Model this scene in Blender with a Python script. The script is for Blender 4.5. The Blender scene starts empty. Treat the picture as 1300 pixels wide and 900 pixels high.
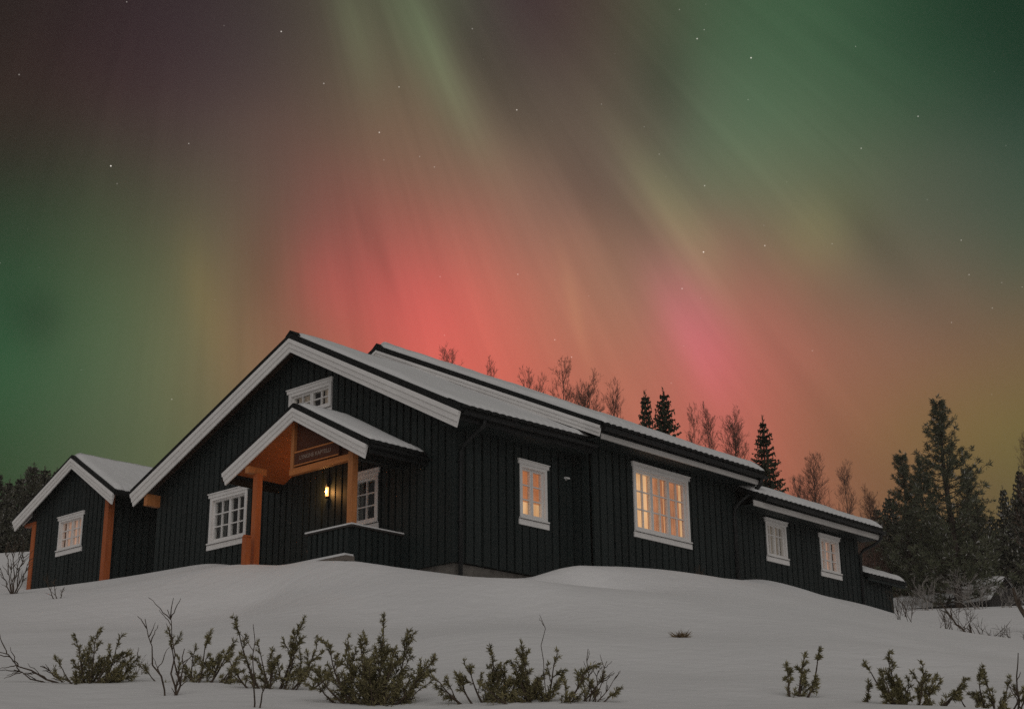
import bpy, bmesh, math, random
import numpy as np
from mathutils import Vector, Matrix, noise as mnoise

C = bpy.context.scene
COL = C.collection
V = Vector
PI = math.pi

# ------------------------------------------------------------------ camera
cam_d = bpy.data.cameras.new("camera")
cam_d.sensor_fit = 'HORIZONTAL'
cam_d.sensor_width = 36.0
cam_d.lens = 1900 / 1300 * 36.0
cam_d.clip_start = 0.1
cam_d.clip_end = 9000
cam = bpy.data.objects.new("camera", cam_d)
COL.objects.link(cam)
CAM = V((-20.52, -20.30, -5.19))
def cam_matrix():
    yaw, pitch, roll = math.radians(42.39), math.radians(18.46), math.radians(-0.56)
    f = V((math.cos(yaw) * math.cos(pitch), math.sin(yaw) * math.cos(pitch), math.sin(pitch)))
    r = V((math.sin(yaw), -math.cos(yaw), 0))
    u = r.cross(f)
    r2 = r * math.cos(roll) + u * math.sin(roll)
    u2 = -r * math.sin(roll) + u * math.cos(roll)
    m = Matrix(((r2.x, u2.x, -f.x), (r2.y, u2.y, -f.y), (r2.z, u2.z, -f.z)))
    return Matrix.Translation(CAM) @ m.to_4x4()
cam.matrix_world = cam_matrix()
C.camera = cam

C.view_settings.view_transform = 'Standard'
C.view_settings.look = 'None'
C.view_settings.exposure = 0.0
C.view_settings.gamma = 1.0
C.view_settings.use_curve_mapping = False
C.render.engine = 'CYCLES'
C.cycles.max_bounces = 6
C.cycles.diffuse_bounces = 3
C.cycles.glossy_bounces = 3
C.cycles.transparent_max_bounces = 12
C.cycles.volume_bounces = 0
C.cycles.use_denoising = False
C.cycles.sample_clamp_indirect = 2.0

# ------------------------------------------------------------------ sun (soft last light of dusk, behind the viewer)
SUN_EL, SUN_AZ = math.radians(33), math.radians(226)      # azimuth in the xy plane, from +x
SUN_STRENGTH, SUN_COLOR = 0.70, (1.0, 0.97, 0.945)
sd = bpy.data.lights.new("dusk_sun", 'SUN')
sd.energy = SUN_STRENGTH
sd.color = SUN_COLOR
sd.angle = math.radians(70)
sun = bpy.data.objects.new("dusk_sun", sd)
COL.objects.link(sun)
sdir = V((math.cos(SUN_AZ) * math.cos(SUN_EL), math.sin(SUN_AZ) * math.cos(SUN_EL), math.sin(SUN_EL)))
sun.rotation_euler = sdir.to_track_quat('Z', 'Y').to_euler()

# ------------------------------------------------------------------ world: dusk sky + aurora
# aurora colour over azimuth (66 to 18 degrees) and elevation (9 to 33 degrees)
SKY = [
 [(0.033,0.060,0.025), (0.023,0.051,0.020), (0.072,0.096,0.047), (0.101,0.122,0.056), (0.251,0.121,0.062), (0.556,0.120,0.076), (0.584,0.134,0.084), (0.428,0.146,0.088), (0.545,0.128,0.088), (0.256,0.113,0.061), (0.168,0.107,0.043), (0.102,0.091,0.037), (0.110,0.092,0.037)],  # elevation 9
 [(0.033,0.056,0.023), (0.023,0.047,0.018), (0.073,0.097,0.048), (0.105,0.120,0.055), (0.254,0.121,0.062), (0.542,0.120,0.075), (0.581,0.134,0.083), (0.424,0.146,0.088), (0.560,0.128,0.089), (0.260,0.110,0.061), (0.170,0.101,0.043), (0.091,0.083,0.037), (0.098,0.081,0.037)],  # elevation 12
 [(0.032,0.073,0.028), (0.019,0.058,0.022), (0.091,0.117,0.060), (0.125,0.126,0.060), (0.275,0.121,0.064), (0.631,0.121,0.079), (0.590,0.134,0.087), (0.438,0.152,0.091), (0.565,0.130,0.096), (0.309,0.129,0.070), (0.210,0.132,0.044), (0.145,0.134,0.036), (0.167,0.145,0.037)],  # elevation 15
 [(0.026,0.094,0.040), (0.020,0.086,0.034), (0.091,0.133,0.067), (0.162,0.142,0.067), (0.337,0.111,0.071), (0.777,0.125,0.100), (0.639,0.148,0.103), (0.405,0.165,0.096), (0.573,0.128,0.117), (0.333,0.140,0.088), (0.232,0.111,0.070), (0.165,0.105,0.052), (0.172,0.092,0.060)],  # elevation 18
 [(0.017,0.049,0.021), (0.017,0.060,0.025), (0.078,0.107,0.051), (0.158,0.133,0.066), (0.297,0.083,0.064), (0.619,0.113,0.098), (0.543,0.165,0.111), (0.307,0.192,0.115), (0.340,0.123,0.096), (0.206,0.140,0.084), (0.127,0.104,0.072), (0.069,0.097,0.060), (0.056,0.103,0.062)],  # elevation 21
 [(0.025,0.016,0.011), (0.023,0.024,0.015), (0.062,0.061,0.037), (0.123,0.093,0.062), (0.194,0.075,0.062), (0.342,0.109,0.079), (0.280,0.156,0.107), (0.148,0.103,0.082), (0.132,0.139,0.081), (0.151,0.151,0.088), (0.084,0.103,0.069), (0.033,0.066,0.044), (0.030,0.061,0.038)],  # elevation 24
 [(0.029,0.019,0.013), (0.032,0.017,0.013), (0.053,0.028,0.029), (0.084,0.055,0.049), (0.138,0.079,0.057), (0.191,0.127,0.077), (0.140,0.120,0.081), (0.099,0.064,0.050), (0.094,0.124,0.077), (0.090,0.146,0.081), (0.031,0.075,0.039), (0.011,0.036,0.019), (0.010,0.032,0.016)],  # elevation 27
 [(0.018,0.013,0.011), (0.022,0.013,0.011), (0.033,0.017,0.021), (0.046,0.032,0.034), (0.079,0.064,0.045), (0.117,0.124,0.072), (0.047,0.025,0.033), (0.080,0.055,0.038), (0.058,0.098,0.053), (0.050,0.113,0.055), (0.017,0.050,0.024), (0.007,0.026,0.012), (0.007,0.029,0.013)],  # elevation 30
 [(0.020,0.015,0.011), (0.024,0.015,0.012), (0.028,0.016,0.019), (0.039,0.026,0.026), (0.071,0.061,0.039), (0.103,0.126,0.071), (0.031,0.007,0.024), (0.076,0.054,0.037), (0.049,0.086,0.045), (0.047,0.101,0.050), (0.022,0.058,0.028), (0.008,0.031,0.015), (0.007,0.030,0.015)],  # elevation 33
]
# single rays: kind, centre, direction along, direction across, half length, half width, colour
RAYS = [
    ("add", (0.6098, 0.6218, 0.4914), (0.6437, -0.0267, -0.7648), (-0.4624, 0.7827, -0.4165), 0.0627, 0.0137, (0.03, 0.055, 0.026)),
    ("add", (0.5635, 0.6518, 0.5076), (0.5459, 0.1673, -0.8210), (-0.6200, 0.7397, -0.2616), 0.0414, 0.0116, (0.022, 0.034, 0.016)),
    ("add", (0.7735, 0.5408, 0.3306), (0.4728, -0.1448, -0.8692), (-0.4222, 0.8286, -0.3677), 0.0493, 0.0221, (0.115, 0.012, 0.048)),
    ("add", (0.7557, 0.4907, 0.4338), (0.4612, 0.0715, -0.8844), (-0.4650, 0.8684, -0.1723), 0.0557, 0.0395, (0.006, 0.022, 0.011)),
    ("add", (0.7505, 0.5323, 0.3916), (0.5659, -0.2115, -0.7969), (-0.3414, 0.8197, -0.4600), 0.0620, 0.0158, (0.05, 0.058, 0.022)),
    ("add", (0.5433, 0.7660, 0.3436), (0.4396, 0.0891, -0.8938), (-0.7152, 0.6367, -0.2883), 0.0451, 0.0126, (0.022, 0.013, 0.0)),
    ("add", (0.6472, 0.6829, 0.3389), (0.5539, -0.1158, -0.8245), (-0.5238, 0.7213, -0.4532), 0.0445, 0.0395, (0.05, 0.0, 0.004)),
    ("add", (0.6035, 0.7129, 0.3572), (0.4644, 0.0499, -0.8842), (-0.6482, 0.6995, -0.3009), 0.0354, 0.0211, (0.05, 0.0, 0.004)),
    ("add", (0.7208, 0.6007, 0.3458), (0.3993, 0.0478, -0.9156), (-0.5665, 0.7980, -0.2054), 0.0325, 0.0047, (0.05, 0.03, 0.012)),
    ("add", (0.8035, 0.4580, 0.3803), (-0.1958, 0.8066, -0.5577), (-0.5621, 0.3736, 0.7378), 0.0303, 0.0263, (0.03, 0.03, 0.006)),
    ("mul", (0.6376, 0.5967, 0.4873), (0.6548, -0.0866, -0.7508), (-0.4057, 0.7978, -0.4459), 0.0650, 0.0137, -0.20),
    ("mul", (0.7074, 0.5735, 0.4131), (0.5954, -0.1685, -0.7856), (-0.3810, 0.8017, -0.4607), 0.0492, 0.0126, -0.15),
    ("mul", (0.7316, 0.5536, 0.3978), (0.6127, -0.2782, -0.7397), (-0.2989, 0.7850, -0.5427), 0.0334, 0.0095, -0.15),
    ("mul", (0.6248, 0.6847, 0.3752), (0.4617, 0.0635, -0.8847), (-0.6296, 0.7260, -0.2765), 0.0326, 0.0042, -0.12),
    ("mul", (0.6099, 0.6875, 0.3942), (0.4734, 0.0828, -0.8769), (-0.6355, 0.7215, -0.2749), 0.0216, 0.0037, -0.1),
    ("mul", (0.5662, 0.7390, 0.3650), (0.2840, 0.2407, -0.9281), (-0.7738, 0.6292, -0.0736), 0.0388, 0.0137, -0.15),
    ("mul", (0.8166, 0.4303, 0.3847), (0.5217, -0.2652, -0.8109), (-0.2469, 0.8629, -0.4410), 0.0402, 0.0137, -0.18),
    ("mul", (0.4570, 0.8276, 0.3259), (0.6801, -0.0890, -0.7277), (-0.5732, 0.5542, -0.6035), 0.0211, 0.0200, -0.28),
    ("mul", (0.7124, 0.5121, 0.4798), (0.3096, 0.3842, -0.8698), (-0.6297, 0.7682, 0.1152), 0.0304, 0.0211, -0.2),
]
AMBIENT = (0.136, 0.128, 0.124)

class NT:
    """small helper to write node trees"""
    def __init__(self, tree):
        self.t = tree; self.n = tree.nodes; self.l = tree.links
    def node(self, typ, **kw):
        n = self.n.new(typ)
        for k, v in kw.items(): setattr(n, k, v)
        return n
    def put(self, sock, val):
        if isinstance(val, bpy.types.NodeSocket): self.l.new(val, sock)
        else: sock.default_value = val
    def math(self, op, a, b=0.0, c=None, clamp=False):
        n = self.node('ShaderNodeMath', operation=op, use_clamp=clamp)
        self.put(n.inputs[0], a); self.put(n.inputs[1], b)
        if c is not None: self.put(n.inputs[2], c)
        return n.outputs[0]
    def vmath(self, op, a, b=None, scale=None):
        n = self.node('ShaderNodeVectorMath', operation=op)
        self.put(n.inputs[0], a)
        if b is not None: self.put(n.inputs[1], b)
        if scale is not None: self.put(n.inputs['Scale'], scale)
        return n.outputs['Value'] if op in ('DOT_PRODUCT', 'LENGTH', 'DISTANCE') else n.outputs['Vector']
    def ramp(self, fac, stops, interp='LINEAR'):
        n = self.node('ShaderNodeValToRGB'); r = n.color_ramp; r.interpolation = interp
        while len(r.elements) < len(stops): r.elements.new(0.5)
        for e, (p, c) in zip(r.elements, stops):
            e.position = p
        for e, (p, c) in zip(r.elements, stops):
            e.color = (c, c, c, 1) if isinstance(c, (int, float)) else (*c[:3], 1)
        self.put(n.inputs[0], fac)
        return n.outputs[0]
    def noise(self, vec, scale=5, detail=2, rough=0.5, dim='3D'):
        n = self.node('ShaderNodeTexNoise', noise_dimensions=dim)
        if vec is not None: self.put(n.inputs['Vector'], vec)
        n.inputs['Scale'].default_value = scale; n.inputs['Detail'].default_value = detail
        n.inputs['Roughness'].default_value = rough
        return n.outputs['Fac']
    def maprange(self, v, a, b, c, d, smooth=False):
        n = self.node('ShaderNodeMapRange', interpolation_type='SMOOTHSTEP' if smooth else 'LINEAR')
        self.put(n.inputs['Value'], v)
        n.inputs['From Min'].default_value = a; n.inputs['From Max'].default_value = b
        n.inputs['To Min'].default_value = c; n.inputs['To Max'].default_value = d
        return n.outputs[0]
    def mix(self, f, a, b, blend='MIX'):
        n = self.node('ShaderNodeMix', data_type='RGBA', blend_type=blend)
        self.put(n.inputs['Factor'], f)
        A, B = n.inputs[6], n.inputs[7]
        self.put(A, (*a, 1) if isinstance(a, tuple) and len(a) == 3 else a)
        self.put(B, (*b, 1) if isinstance(b, tuple) and len(b) == 3 else b)
        return n.outputs[2]
    def combine(self, x, y, z=0.0):
        n = self.node('ShaderNodeCombineXYZ')
        for s, v in zip(n.inputs, (x, y, z)): self.put(s, v)
        return n.outputs[0]

def build_world():
    w = bpy.data.worlds.new("World"); C.world = w; w.use_nodes = True
    w.node_tree.nodes.clear()
    N = NT(w.node_tree)
    d = N.node('ShaderNodeTexCoord').outputs['Generated']
    sep = N.node('ShaderNodeSeparateXYZ'); N.l.new(d, sep.inputs[0])
    x, y, z = sep.outputs
    az = N.math('MULTIPLY', N.math('ARCTAN2', y, x), 180 / PI)
    el = N.math('MULTIPLY', N.math('ARCSINE', z), 180 / PI)
    # slow wandering of the curtains
    w1 = N.noise(d, 7.0, 2, 0.5); w2 = N.noise(N.vmath('ADD', d, (4.1, 2.2, 7.7)), 6.0, 2, 0.5)
    az2 = N.math('ADD', az, N.math('MULTIPLY', N.math('SUBTRACT', w1, 0.5), 2.6))
    el2 = N.math('ADD', el, N.math('MULTIPLY', N.math('SUBTRACT', w2, 0.5), 3.0))
    t = N.maprange(az2, 66, 18, 0, 1); e = N.maprange(el2, 9, 33, 0, 1)
    nrow = len(SKY); ncol = len(SKY[0])
    total = None
    for i, row in enumerate(SKY):
        col = N.ramp(t, [(j / (ncol - 1), c) for j, c in enumerate(row)], 'B_SPLINE')
        wt = N.ramp(e, [(k / (nrow - 1), 1.0 if k == i else 0.0) for k in range(nrow)], 'B_SPLINE')
        part = N.vmath('SCALE', col, scale=wt)
        total = part if total is None else N.vmath('ADD', total, part)
    # rays that converge towards the magnetic zenith
    pole = V((0.408, 0.587, 0.700)).normalized()
    p1 = pole.cross(V((0, 0, 1))).normalized(); p2 = p1.cross(pole)
    a = N.vmath('DOT_PRODUCT', d, tuple(p1)); b = N.vmath('DOT_PRODUCT', d, tuple(p2)); c = N.vmath('DOT_PRODUCT', d, tuple(pole))
    ang = N.math('ARCTAN2', a, N.math('MULTIPLY', b, -1.0))
    rad = N.math('ARCCOSINE', c)
    s1 = N.noise(N.combine(N.math('MULTIPLY', ang, 9.0), N.math('MULTIPLY', rad, 2.2), 0.3), 1.0, 2, 0.5)
    s2 = N.noise(N.combine(N.math('MULTIPLY', ang, 30.0), N.math('MULTIPLY', rad, 4.0), 5.3), 1.0, 2, 0.55)
    s3 = N.noise(N.combine(N.math('MULTIPLY', ang, 75.0), N.math('MULTIPLY', rad, 6.0), 9.3), 1.0, 1, 0.5)
    patch = N.maprange(N.noise(d, 5.0, 1, 0.5), 0.38, 0.62, 0.25, 1.0, True)
    st = N.math('ADD', N.math('ADD', N.math('MULTIPLY', N.math('SUBTRACT', s1, 0.5), 0.24),
                              N.math('MULTIPLY', N.math('SUBTRACT', s2, 0.5), 0.19)),
                N.math('MULTIPLY', N.math('SUBTRACT', s3, 0.5), 0.10))
    gain = N.math('ADD', 1.0, N.math('MULTIPLY', st, patch))
    total = N.vmath('SCALE', total, scale=gain)
    for kind, cen, al, ac, L, wd, colr in RAYS:
        q = N.vmath('SUBTRACT', d, cen)
        bend = N.math('MULTIPLY', N.math('SUBTRACT', w1, 0.5), wd * 1.2)
        u = N.math('DIVIDE', N.vmath('DOT_PRODUCT', q, al), L); v = N.math('DIVIDE', N.math('ADD', N.vmath('DOT_PRODUCT', q, ac), bend), wd)
        g = N.math('EXPONENT', N.math('MULTIPLY', N.math('ADD', N.math('MULTIPLY', u, u), N.math('MULTIPLY', v, v)), -1.0))
        if kind == 'add': total = N.vmath('ADD', total, N.vmath('SCALE', colr, scale=N.math('MULTIPLY', g, N.math('ADD', 0.55, N.math('MULTIPLY', s2, 0.9)))))
        else: total = N.vmath('SCALE', total, scale=N.math('ADD', 1.0, N.math('MULTIPLY', g, colr)))
    # outside the aurora: plain dusk
    fwd = (math.cos(math.radians(42.4)), math.sin(math.radians(42.4)), 0.0)
    fx = N.vmath('DOT_PRODUCT', N.vmath('NORMALIZE', N.vmath('MULTIPLY', d, (1, 1, 0))), fwd)
    front = N.maprange(fx, math.cos(math.radians(70)), math.cos(math.radians(27)), 0, 1, True)
    top = N.maprange(el, 38, 62, 1, 0, True)
    total = N.mix(N.math('MULTIPLY', front, top), AMBIENT, total)
    # stars
    vo = N.node('ShaderNodeTexVoronoi', feature='F1'); N.l.new(d, vo.inputs['Vector']); vo.inputs['Scale'].default_value = 85.0
    core = N.maprange(vo.outputs['Distance'], 0.012, 0.052, 1.0, 0.0)
    sx = N.node('ShaderNodeSeparateColor'); N.l.new(vo.outputs['Color'], sx.inputs[0])
    br = N.math('POWER', sx.outputs[0], 3.0)
    star = N.math('MULTIPLY', core, N.math('MULTIPLY', br, 1.1))
    star = N.math('MULTIPLY', star, N.maprange(el, 14, 22, 0, 1))
    total = N.vmath('ADD', total, N.vmath('SCALE', (1.0, 0.93, 0.85), scale=star))
    sky = N.node('ShaderNodeTexSky', sky_type='NISHITA'); sky.sun_disc = False
    sky.sun_elevation = math.radians(2.0); sky.sun_rotation = PI / 2 - SUN_AZ
    bg1 = N.node('ShaderNodeBackground'); N.l.new(sky.outputs[0], bg1.inputs[0]); bg1.inputs[1].default_value = 0.003
    bg2 = N.node('ShaderNodeBackground'); N.l.new(total, bg2.inputs[0]); bg2.inputs[1].default_value = 1.0
    add = N.node('ShaderNodeAddShader'); N.l.new(bg1.outputs[0], add.inputs[0]); N.l.new(bg2.outputs[0], add.inputs[1])
    out = N.node('ShaderNodeOutputWorld'); N.l.new(add.outputs[0], out.inputs[0])
    w.cycles.sampling_method = 'MANUAL'; w.cycles.sample_map_resolution = 512
build_world()

# ------------------------------------------------------------------ materials
MAT = {}
def principled(name, rough=0.7, spec=0.3):
    m = bpy.data.materials.new(name); m.use_nodes = True
    m.node_tree.nodes.clear()
    N = NT(m.node_tree)
    p = N.node('ShaderNodeBsdfPrincipled'); o = N.node('ShaderNodeOutputMaterial')
    N.l.new(p.outputs[0], o.inputs[0])
    p.inputs['Roughness'].default_value = rough
    p.inputs['Specular IOR Level'].default_value = spec
    MAT[name] = m
    return N, p
def bump(N, p, h, strength=0.3, dist=0.01):
    b = N.node('ShaderNodeBump'); b.inputs['Strength'].default_value = strength; b.inputs['Distance'].default_value = dist
    N.l.new(h, b.inputs['Height']); N.l.new(b.outputs[0], p.inputs['Normal'])
def wood(name, c1, c2, rough=0.6, grain=(14, 14, 1.2), spec=0.25, bumpy=0.25, island=0.5):
    N, p = principled(name, rough, spec)
    tc = N.node('ShaderNodeTexCoord'); geo = N.node('ShaderNodeNewGeometry')
    ri = geo.outputs['Random Per Island']
    mp = N.node('ShaderNodeMapping'); N.l.new(tc.outputs['Object'], mp.inputs[0]); mp.inputs['Scale'].default_value = grain
    vec = N.vmath('ADD', mp.outputs[0], N.combine(N.math('MULTIPLY', ri, 37.0), 0.0, N.math('MULTIPLY', ri, 11.0)))
    g = N.noise(vec, 1.0, 5, 0.6)
    big = N.noise(tc.outputs['Object'], 0.8, 3, 0.6)
    f = N.math('ADD', N.math('MULTIPLY', N.math('SUBTRACT', g, 0.5), 1.3), N.math('ADD', 0.5, N.math('MULTIPLY', N.math('SUBTRACT', ri, 0.5), island)))
    f = N.math('ADD', f, N.math('MULTIPLY', N.math('SUBTRACT', big, 0.5), 0.8), clamp=True)
    N.l.new(N.mix(f, c1, c2), p.inputs['Base Color'])
    bump(N, p, g, bumpy, 0.004)
    return MAT[name]
wood('black_cladding', (0.006, 0.0108, 0.0105), (0.0165, 0.0240, 0.0235), 0.62, (22, 22, 1.0), 0.3)
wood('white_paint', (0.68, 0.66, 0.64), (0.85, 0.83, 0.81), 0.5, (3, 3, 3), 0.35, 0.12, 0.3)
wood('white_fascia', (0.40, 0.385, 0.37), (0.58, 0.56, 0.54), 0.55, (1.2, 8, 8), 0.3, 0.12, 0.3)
wood('stained_pine', (0.30, 0.10, 0.030), (0.58, 0.235, 0.080), 0.5, (16, 16, 1.3), 0.3, 0.2, 0.4)
wood('stained_beam', (0.34, 0.10, 0.026), (0.62, 0.23, 0.065), 0.5, (16, 1.3, 16), 0.3, 0.2, 0.4)
wood('porch_lining', (0.26, 0.074, 0.020), (0.40, 0.128, 0.036), 0.55, (1.0, 9, 9), 0.2, 0.05, 0.12)
wood('red_post', (0.30, 0.068, 0.020), (0.50, 0.14, 0.040), 0.55, (16, 16, 1.3), 0.3, 0.2, 0.3)
wood('brown_soffit', (0.03, 0.016, 0.010), (0.075, 0.04, 0.025), 0.6, (1.2, 12, 12), 0.2)
wood('sign_board', (0.055, 0.017, 0.009), (0.11, 0.034, 0.015), 0.55, (14, 1.3, 14), 0.2, 0.2, 0.1)
wood('old_timber', (0.020, 0.018, 0.017), (0.055, 0.05, 0.046), 0.8, (10, 10, 1))
wood('grey_deck', (0.11, 0.095, 0.08), (0.22, 0.19, 0.165), 0.75, (8, 1.2, 8))

def flat(name, col, rough=0.6, spec=0.3, var=0.0, scale=6.0, metal=0.0):
    N, p = principled(name, rough, spec)
    p.inputs['Metallic'].default_value = metal
    if var:
        tc = N.node('ShaderNodeTexCoord')
        n = N.noise(tc.outputs['Object'], scale, 4, 0.6)
        f = N.maprange(n, 0.3, 0.7, 0, 1)
        N.l.new(N.mix(f, tuple(c * (1 - var) for c in col), tuple(min(1, c * (1 + var)) for c in col)), p.inputs['Base Color'])
        bump(N, p, n, 0.25, 0.01)
    else:
        p.inputs['Base Color'].default_value = (*col, 1)
    return MAT[name]
flat('black_metal', (0.008, 0.009, 0.0095), 0.5, 0.3, 0.3, 3)
flat('roof_tile', (0.007, 0.0078, 0.008), 0.6, 0.2, 0.35, 4)
flat('concrete', (0.13, 0.12, 0.108), 0.9, 0.15, 0.3, 3.5)
flat('dark_interior', (0.02, 0.018, 0.016), 0.9, 0.1)
flat('white_plastic', (0.9, 0.89, 0.87), 0.4, 0.4)
flat('clay_pot', (0.16, 0.085, 0.055), 0.8, 0.2, 0.3, 12)
flat('sign_paint', (0.27, 0.19, 0.15), 0.6, 0.2)

def snow_mat(name, base, fine=1.0):
    N, p = principled(name, 0.75, 0.2)
    tc = N.node('ShaderNodeTexCoord'); o = tc.outputs['Object']
    n1 = N.noise(o, 0.55, 4, 0.6); n2 = N.noise(o, 26.0, 4, 0.7); n3 = N.noise(o, 3.2, 3, 0.55)
    f = N.maprange(n1, 0.3, 0.7, 0, 1)
    c = N.mix(f, tuple(v * 0.93 for v in base), base)
    N.l.new(c, p.inputs['Base Color'])
    h = N.math('ADD', N.math('MULTIPLY', n3, 1.0 * fine), N.math('MULTIPLY', n2, 0.16))
    bump(N, p, h, 0.6, 0.06)
    return MAT[name]
snow_mat('snow', (0.80, 0.795, 0.79))
snow_mat('roof_snow', (0.72, 0.72, 0.715), 0.6)

def glass_mat():
    m = bpy.data.materials.new('window_glass'); m.use_nodes = True; m.node_tree.nodes.clear(); N = NT(m.node_tree)
    tr = N.node('ShaderNodeBsdfTransparent'); tr.inputs[0].default_value = (0.93, 0.94, 0.93, 1)
    gl = N.node('ShaderNodeBsdfGlossy'); gl.inputs['Roughness'].default_value = 0.04
    fr = N.node('ShaderNodeFresnel'); fr.inputs[0].default_value = 1.6
    gg = N.node('ShaderNodeNewGeometry')
    ff = N.math('MULTIPLY', fr.outputs[0], N.math('SUBTRACT', 1.0, gg.outputs['Backfacing']))
    mx = N.node('ShaderNodeMixShader'); N.l.new(ff, mx.inputs[0]); N.l.new(tr.outputs[0], mx.inputs[1]); N.l.new(gl.outputs[0], mx.inputs[2])
    o = N.node('ShaderNodeOutputMaterial'); N.l.new(mx.outputs[0], o.inputs[0]); MAT['window_glass'] = m
glass_mat()

def curtain_mat(name, c1, c2, strength, cloth=(0.3, 0.25, 0.2), folds=16.0):
    """cloth whose own emission stands in for room light behind it, striped along the folds"""
    N, p = principled(name, 0.9, 0.1)
    tc = N.node('ShaderNodeTexCoord')
    mp = N.node('ShaderNodeMapping'); N.l.new(tc.outputs['Object'], mp.inputs[0]); mp.inputs['Scale'].default_value = (folds, folds, 0.7)
    n = N.noise(mp.outputs[0], 1.0, 3, 0.6)
    blotch = N.noise(tc.outputs['Object'], 3.0, 2, 0.5)
    f = N.maprange(N.math('ADD', N.math('MULTIPLY', n, 0.7), N.math('MULTIPLY', blotch, 0.3)), 0.36, 0.64, 0, 1)
    col = N.mix(f, c1, c2)
    p.inputs['Base Color'].default_value = (*cloth, 1)
    N.l.new(col, p.inputs['Emission Color']); p.inputs['Emission Strength'].default_value = strength
    return MAT[name]
curtain_mat('lit_orange_curtain', (0.22, 0.070, 0.028), (0.50, 0.19, 0.085), 1.0)
curtain_mat('lit_yellow_room', (0.62, 0.30, 0.12), (0.92, 0.56, 0.29), 0.9, folds=7)  # emissive sheet close behind the pane, in place of a lit room
curtain_mat('lit_blind', (0.30, 0.085, 0.026), (0.50, 0.17, 0.060), 1.0, folds=4)
curtain_mat('dim_pink_curtain', (0.07, 0.038, 0.026), (0.21, 0.115, 0.080), 2.2, (0.35, 0.3, 0.26))
curtain_mat('dim_grey_curtain', (0.030, 0.022, 0.016), (0.095, 0.072, 0.055), 1.5, (0.25, 0.24, 0.22))
curtain_mat('dark_curtain', (0.006, 0.006, 0.005), (0.018, 0.017, 0.015), 0.8, (0.07, 0.07, 0.07), 9)

def lamp_mat():
    N, p = principled('lamp_glass', 0.4, 0.3)
    p.inputs['Base Color'].default_value = (0.8, 0.6, 0.4, 1)
    p.inputs['Emission Color'].default_value = (1.0, 0.40, 0.11, 1); p.inputs['Emission Strength'].default_value = 3.2
lamp_mat()

def leaf_mat(name, c1, c2, scale=2.0, frost=0.0):
    N, p = principled(name, 0.75, 0.15)
    geo = N.node('ShaderNodeNewGeometry'); tc = N.node('ShaderNodeTexCoord')
    n = N.noise(tc.outputs['Object'], scale, 2, 0.5)
    f = N.math('ADD', N.math('MULTIPLY', geo.outputs['Random Per Island'], 0.6), N.maprange(n, 0.35, 0.65, 0, 0.4), clamp=True)
    c = N.mix(f, c1, c2)
    if frost: c = N.mix(N.maprange(geo.outputs['Random Per Island'], 1 - frost, 1 - frost + 0.01, 0, 1), c, (0.42, 0.41, 0.39))
    N.l.new(c, p.inputs['Base Color'])
    return MAT[name]
leaf_mat('juniper_needles', (0.060, 0.056, 0.028), (0.33, 0.29, 0.145), 6)
leaf_mat('spruce_needles', (0.026, 0.034, 0.021), (0.080, 0.086, 0.052), 1.5)
leaf_mat('pine_needles', (0.055, 0.064, 0.038), (0.150, 0.155, 0.095), 1.5, 0.05)  # greens lightened: part of the distance haze is in the colour
leaf_mat('forest_needles', (0.055, 0.057, 0.040), (0.155, 0.150, 0.108), 1.0, 0.09)  # base colours raised to stand in for haze over the far trees
leaf_mat('dry_grass', (0.10, 0.065, 0.03), (0.22, 0.15, 0.075), 8)
leaf_mat('frost', (0.30, 0.29, 0.28), (0.55, 0.54, 0.53), 4)
flat('bark', (0.055, 0.042, 0.034), 0.9, 0.1, 0.4, 9)
flat('birch_twigs', (0.15, 0.088, 0.068), 0.9, 0.1, 0.2, 3)  # paler than bark, with the haze fade put into the colour
flat('shrub_bark', (0.075, 0.056, 0.042), 0.9, 0.1, 0.4, 20)
flat('frosted_twigs', (0.26, 0.24, 0.22), 0.9, 0.1, 0.4, 6)

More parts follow.
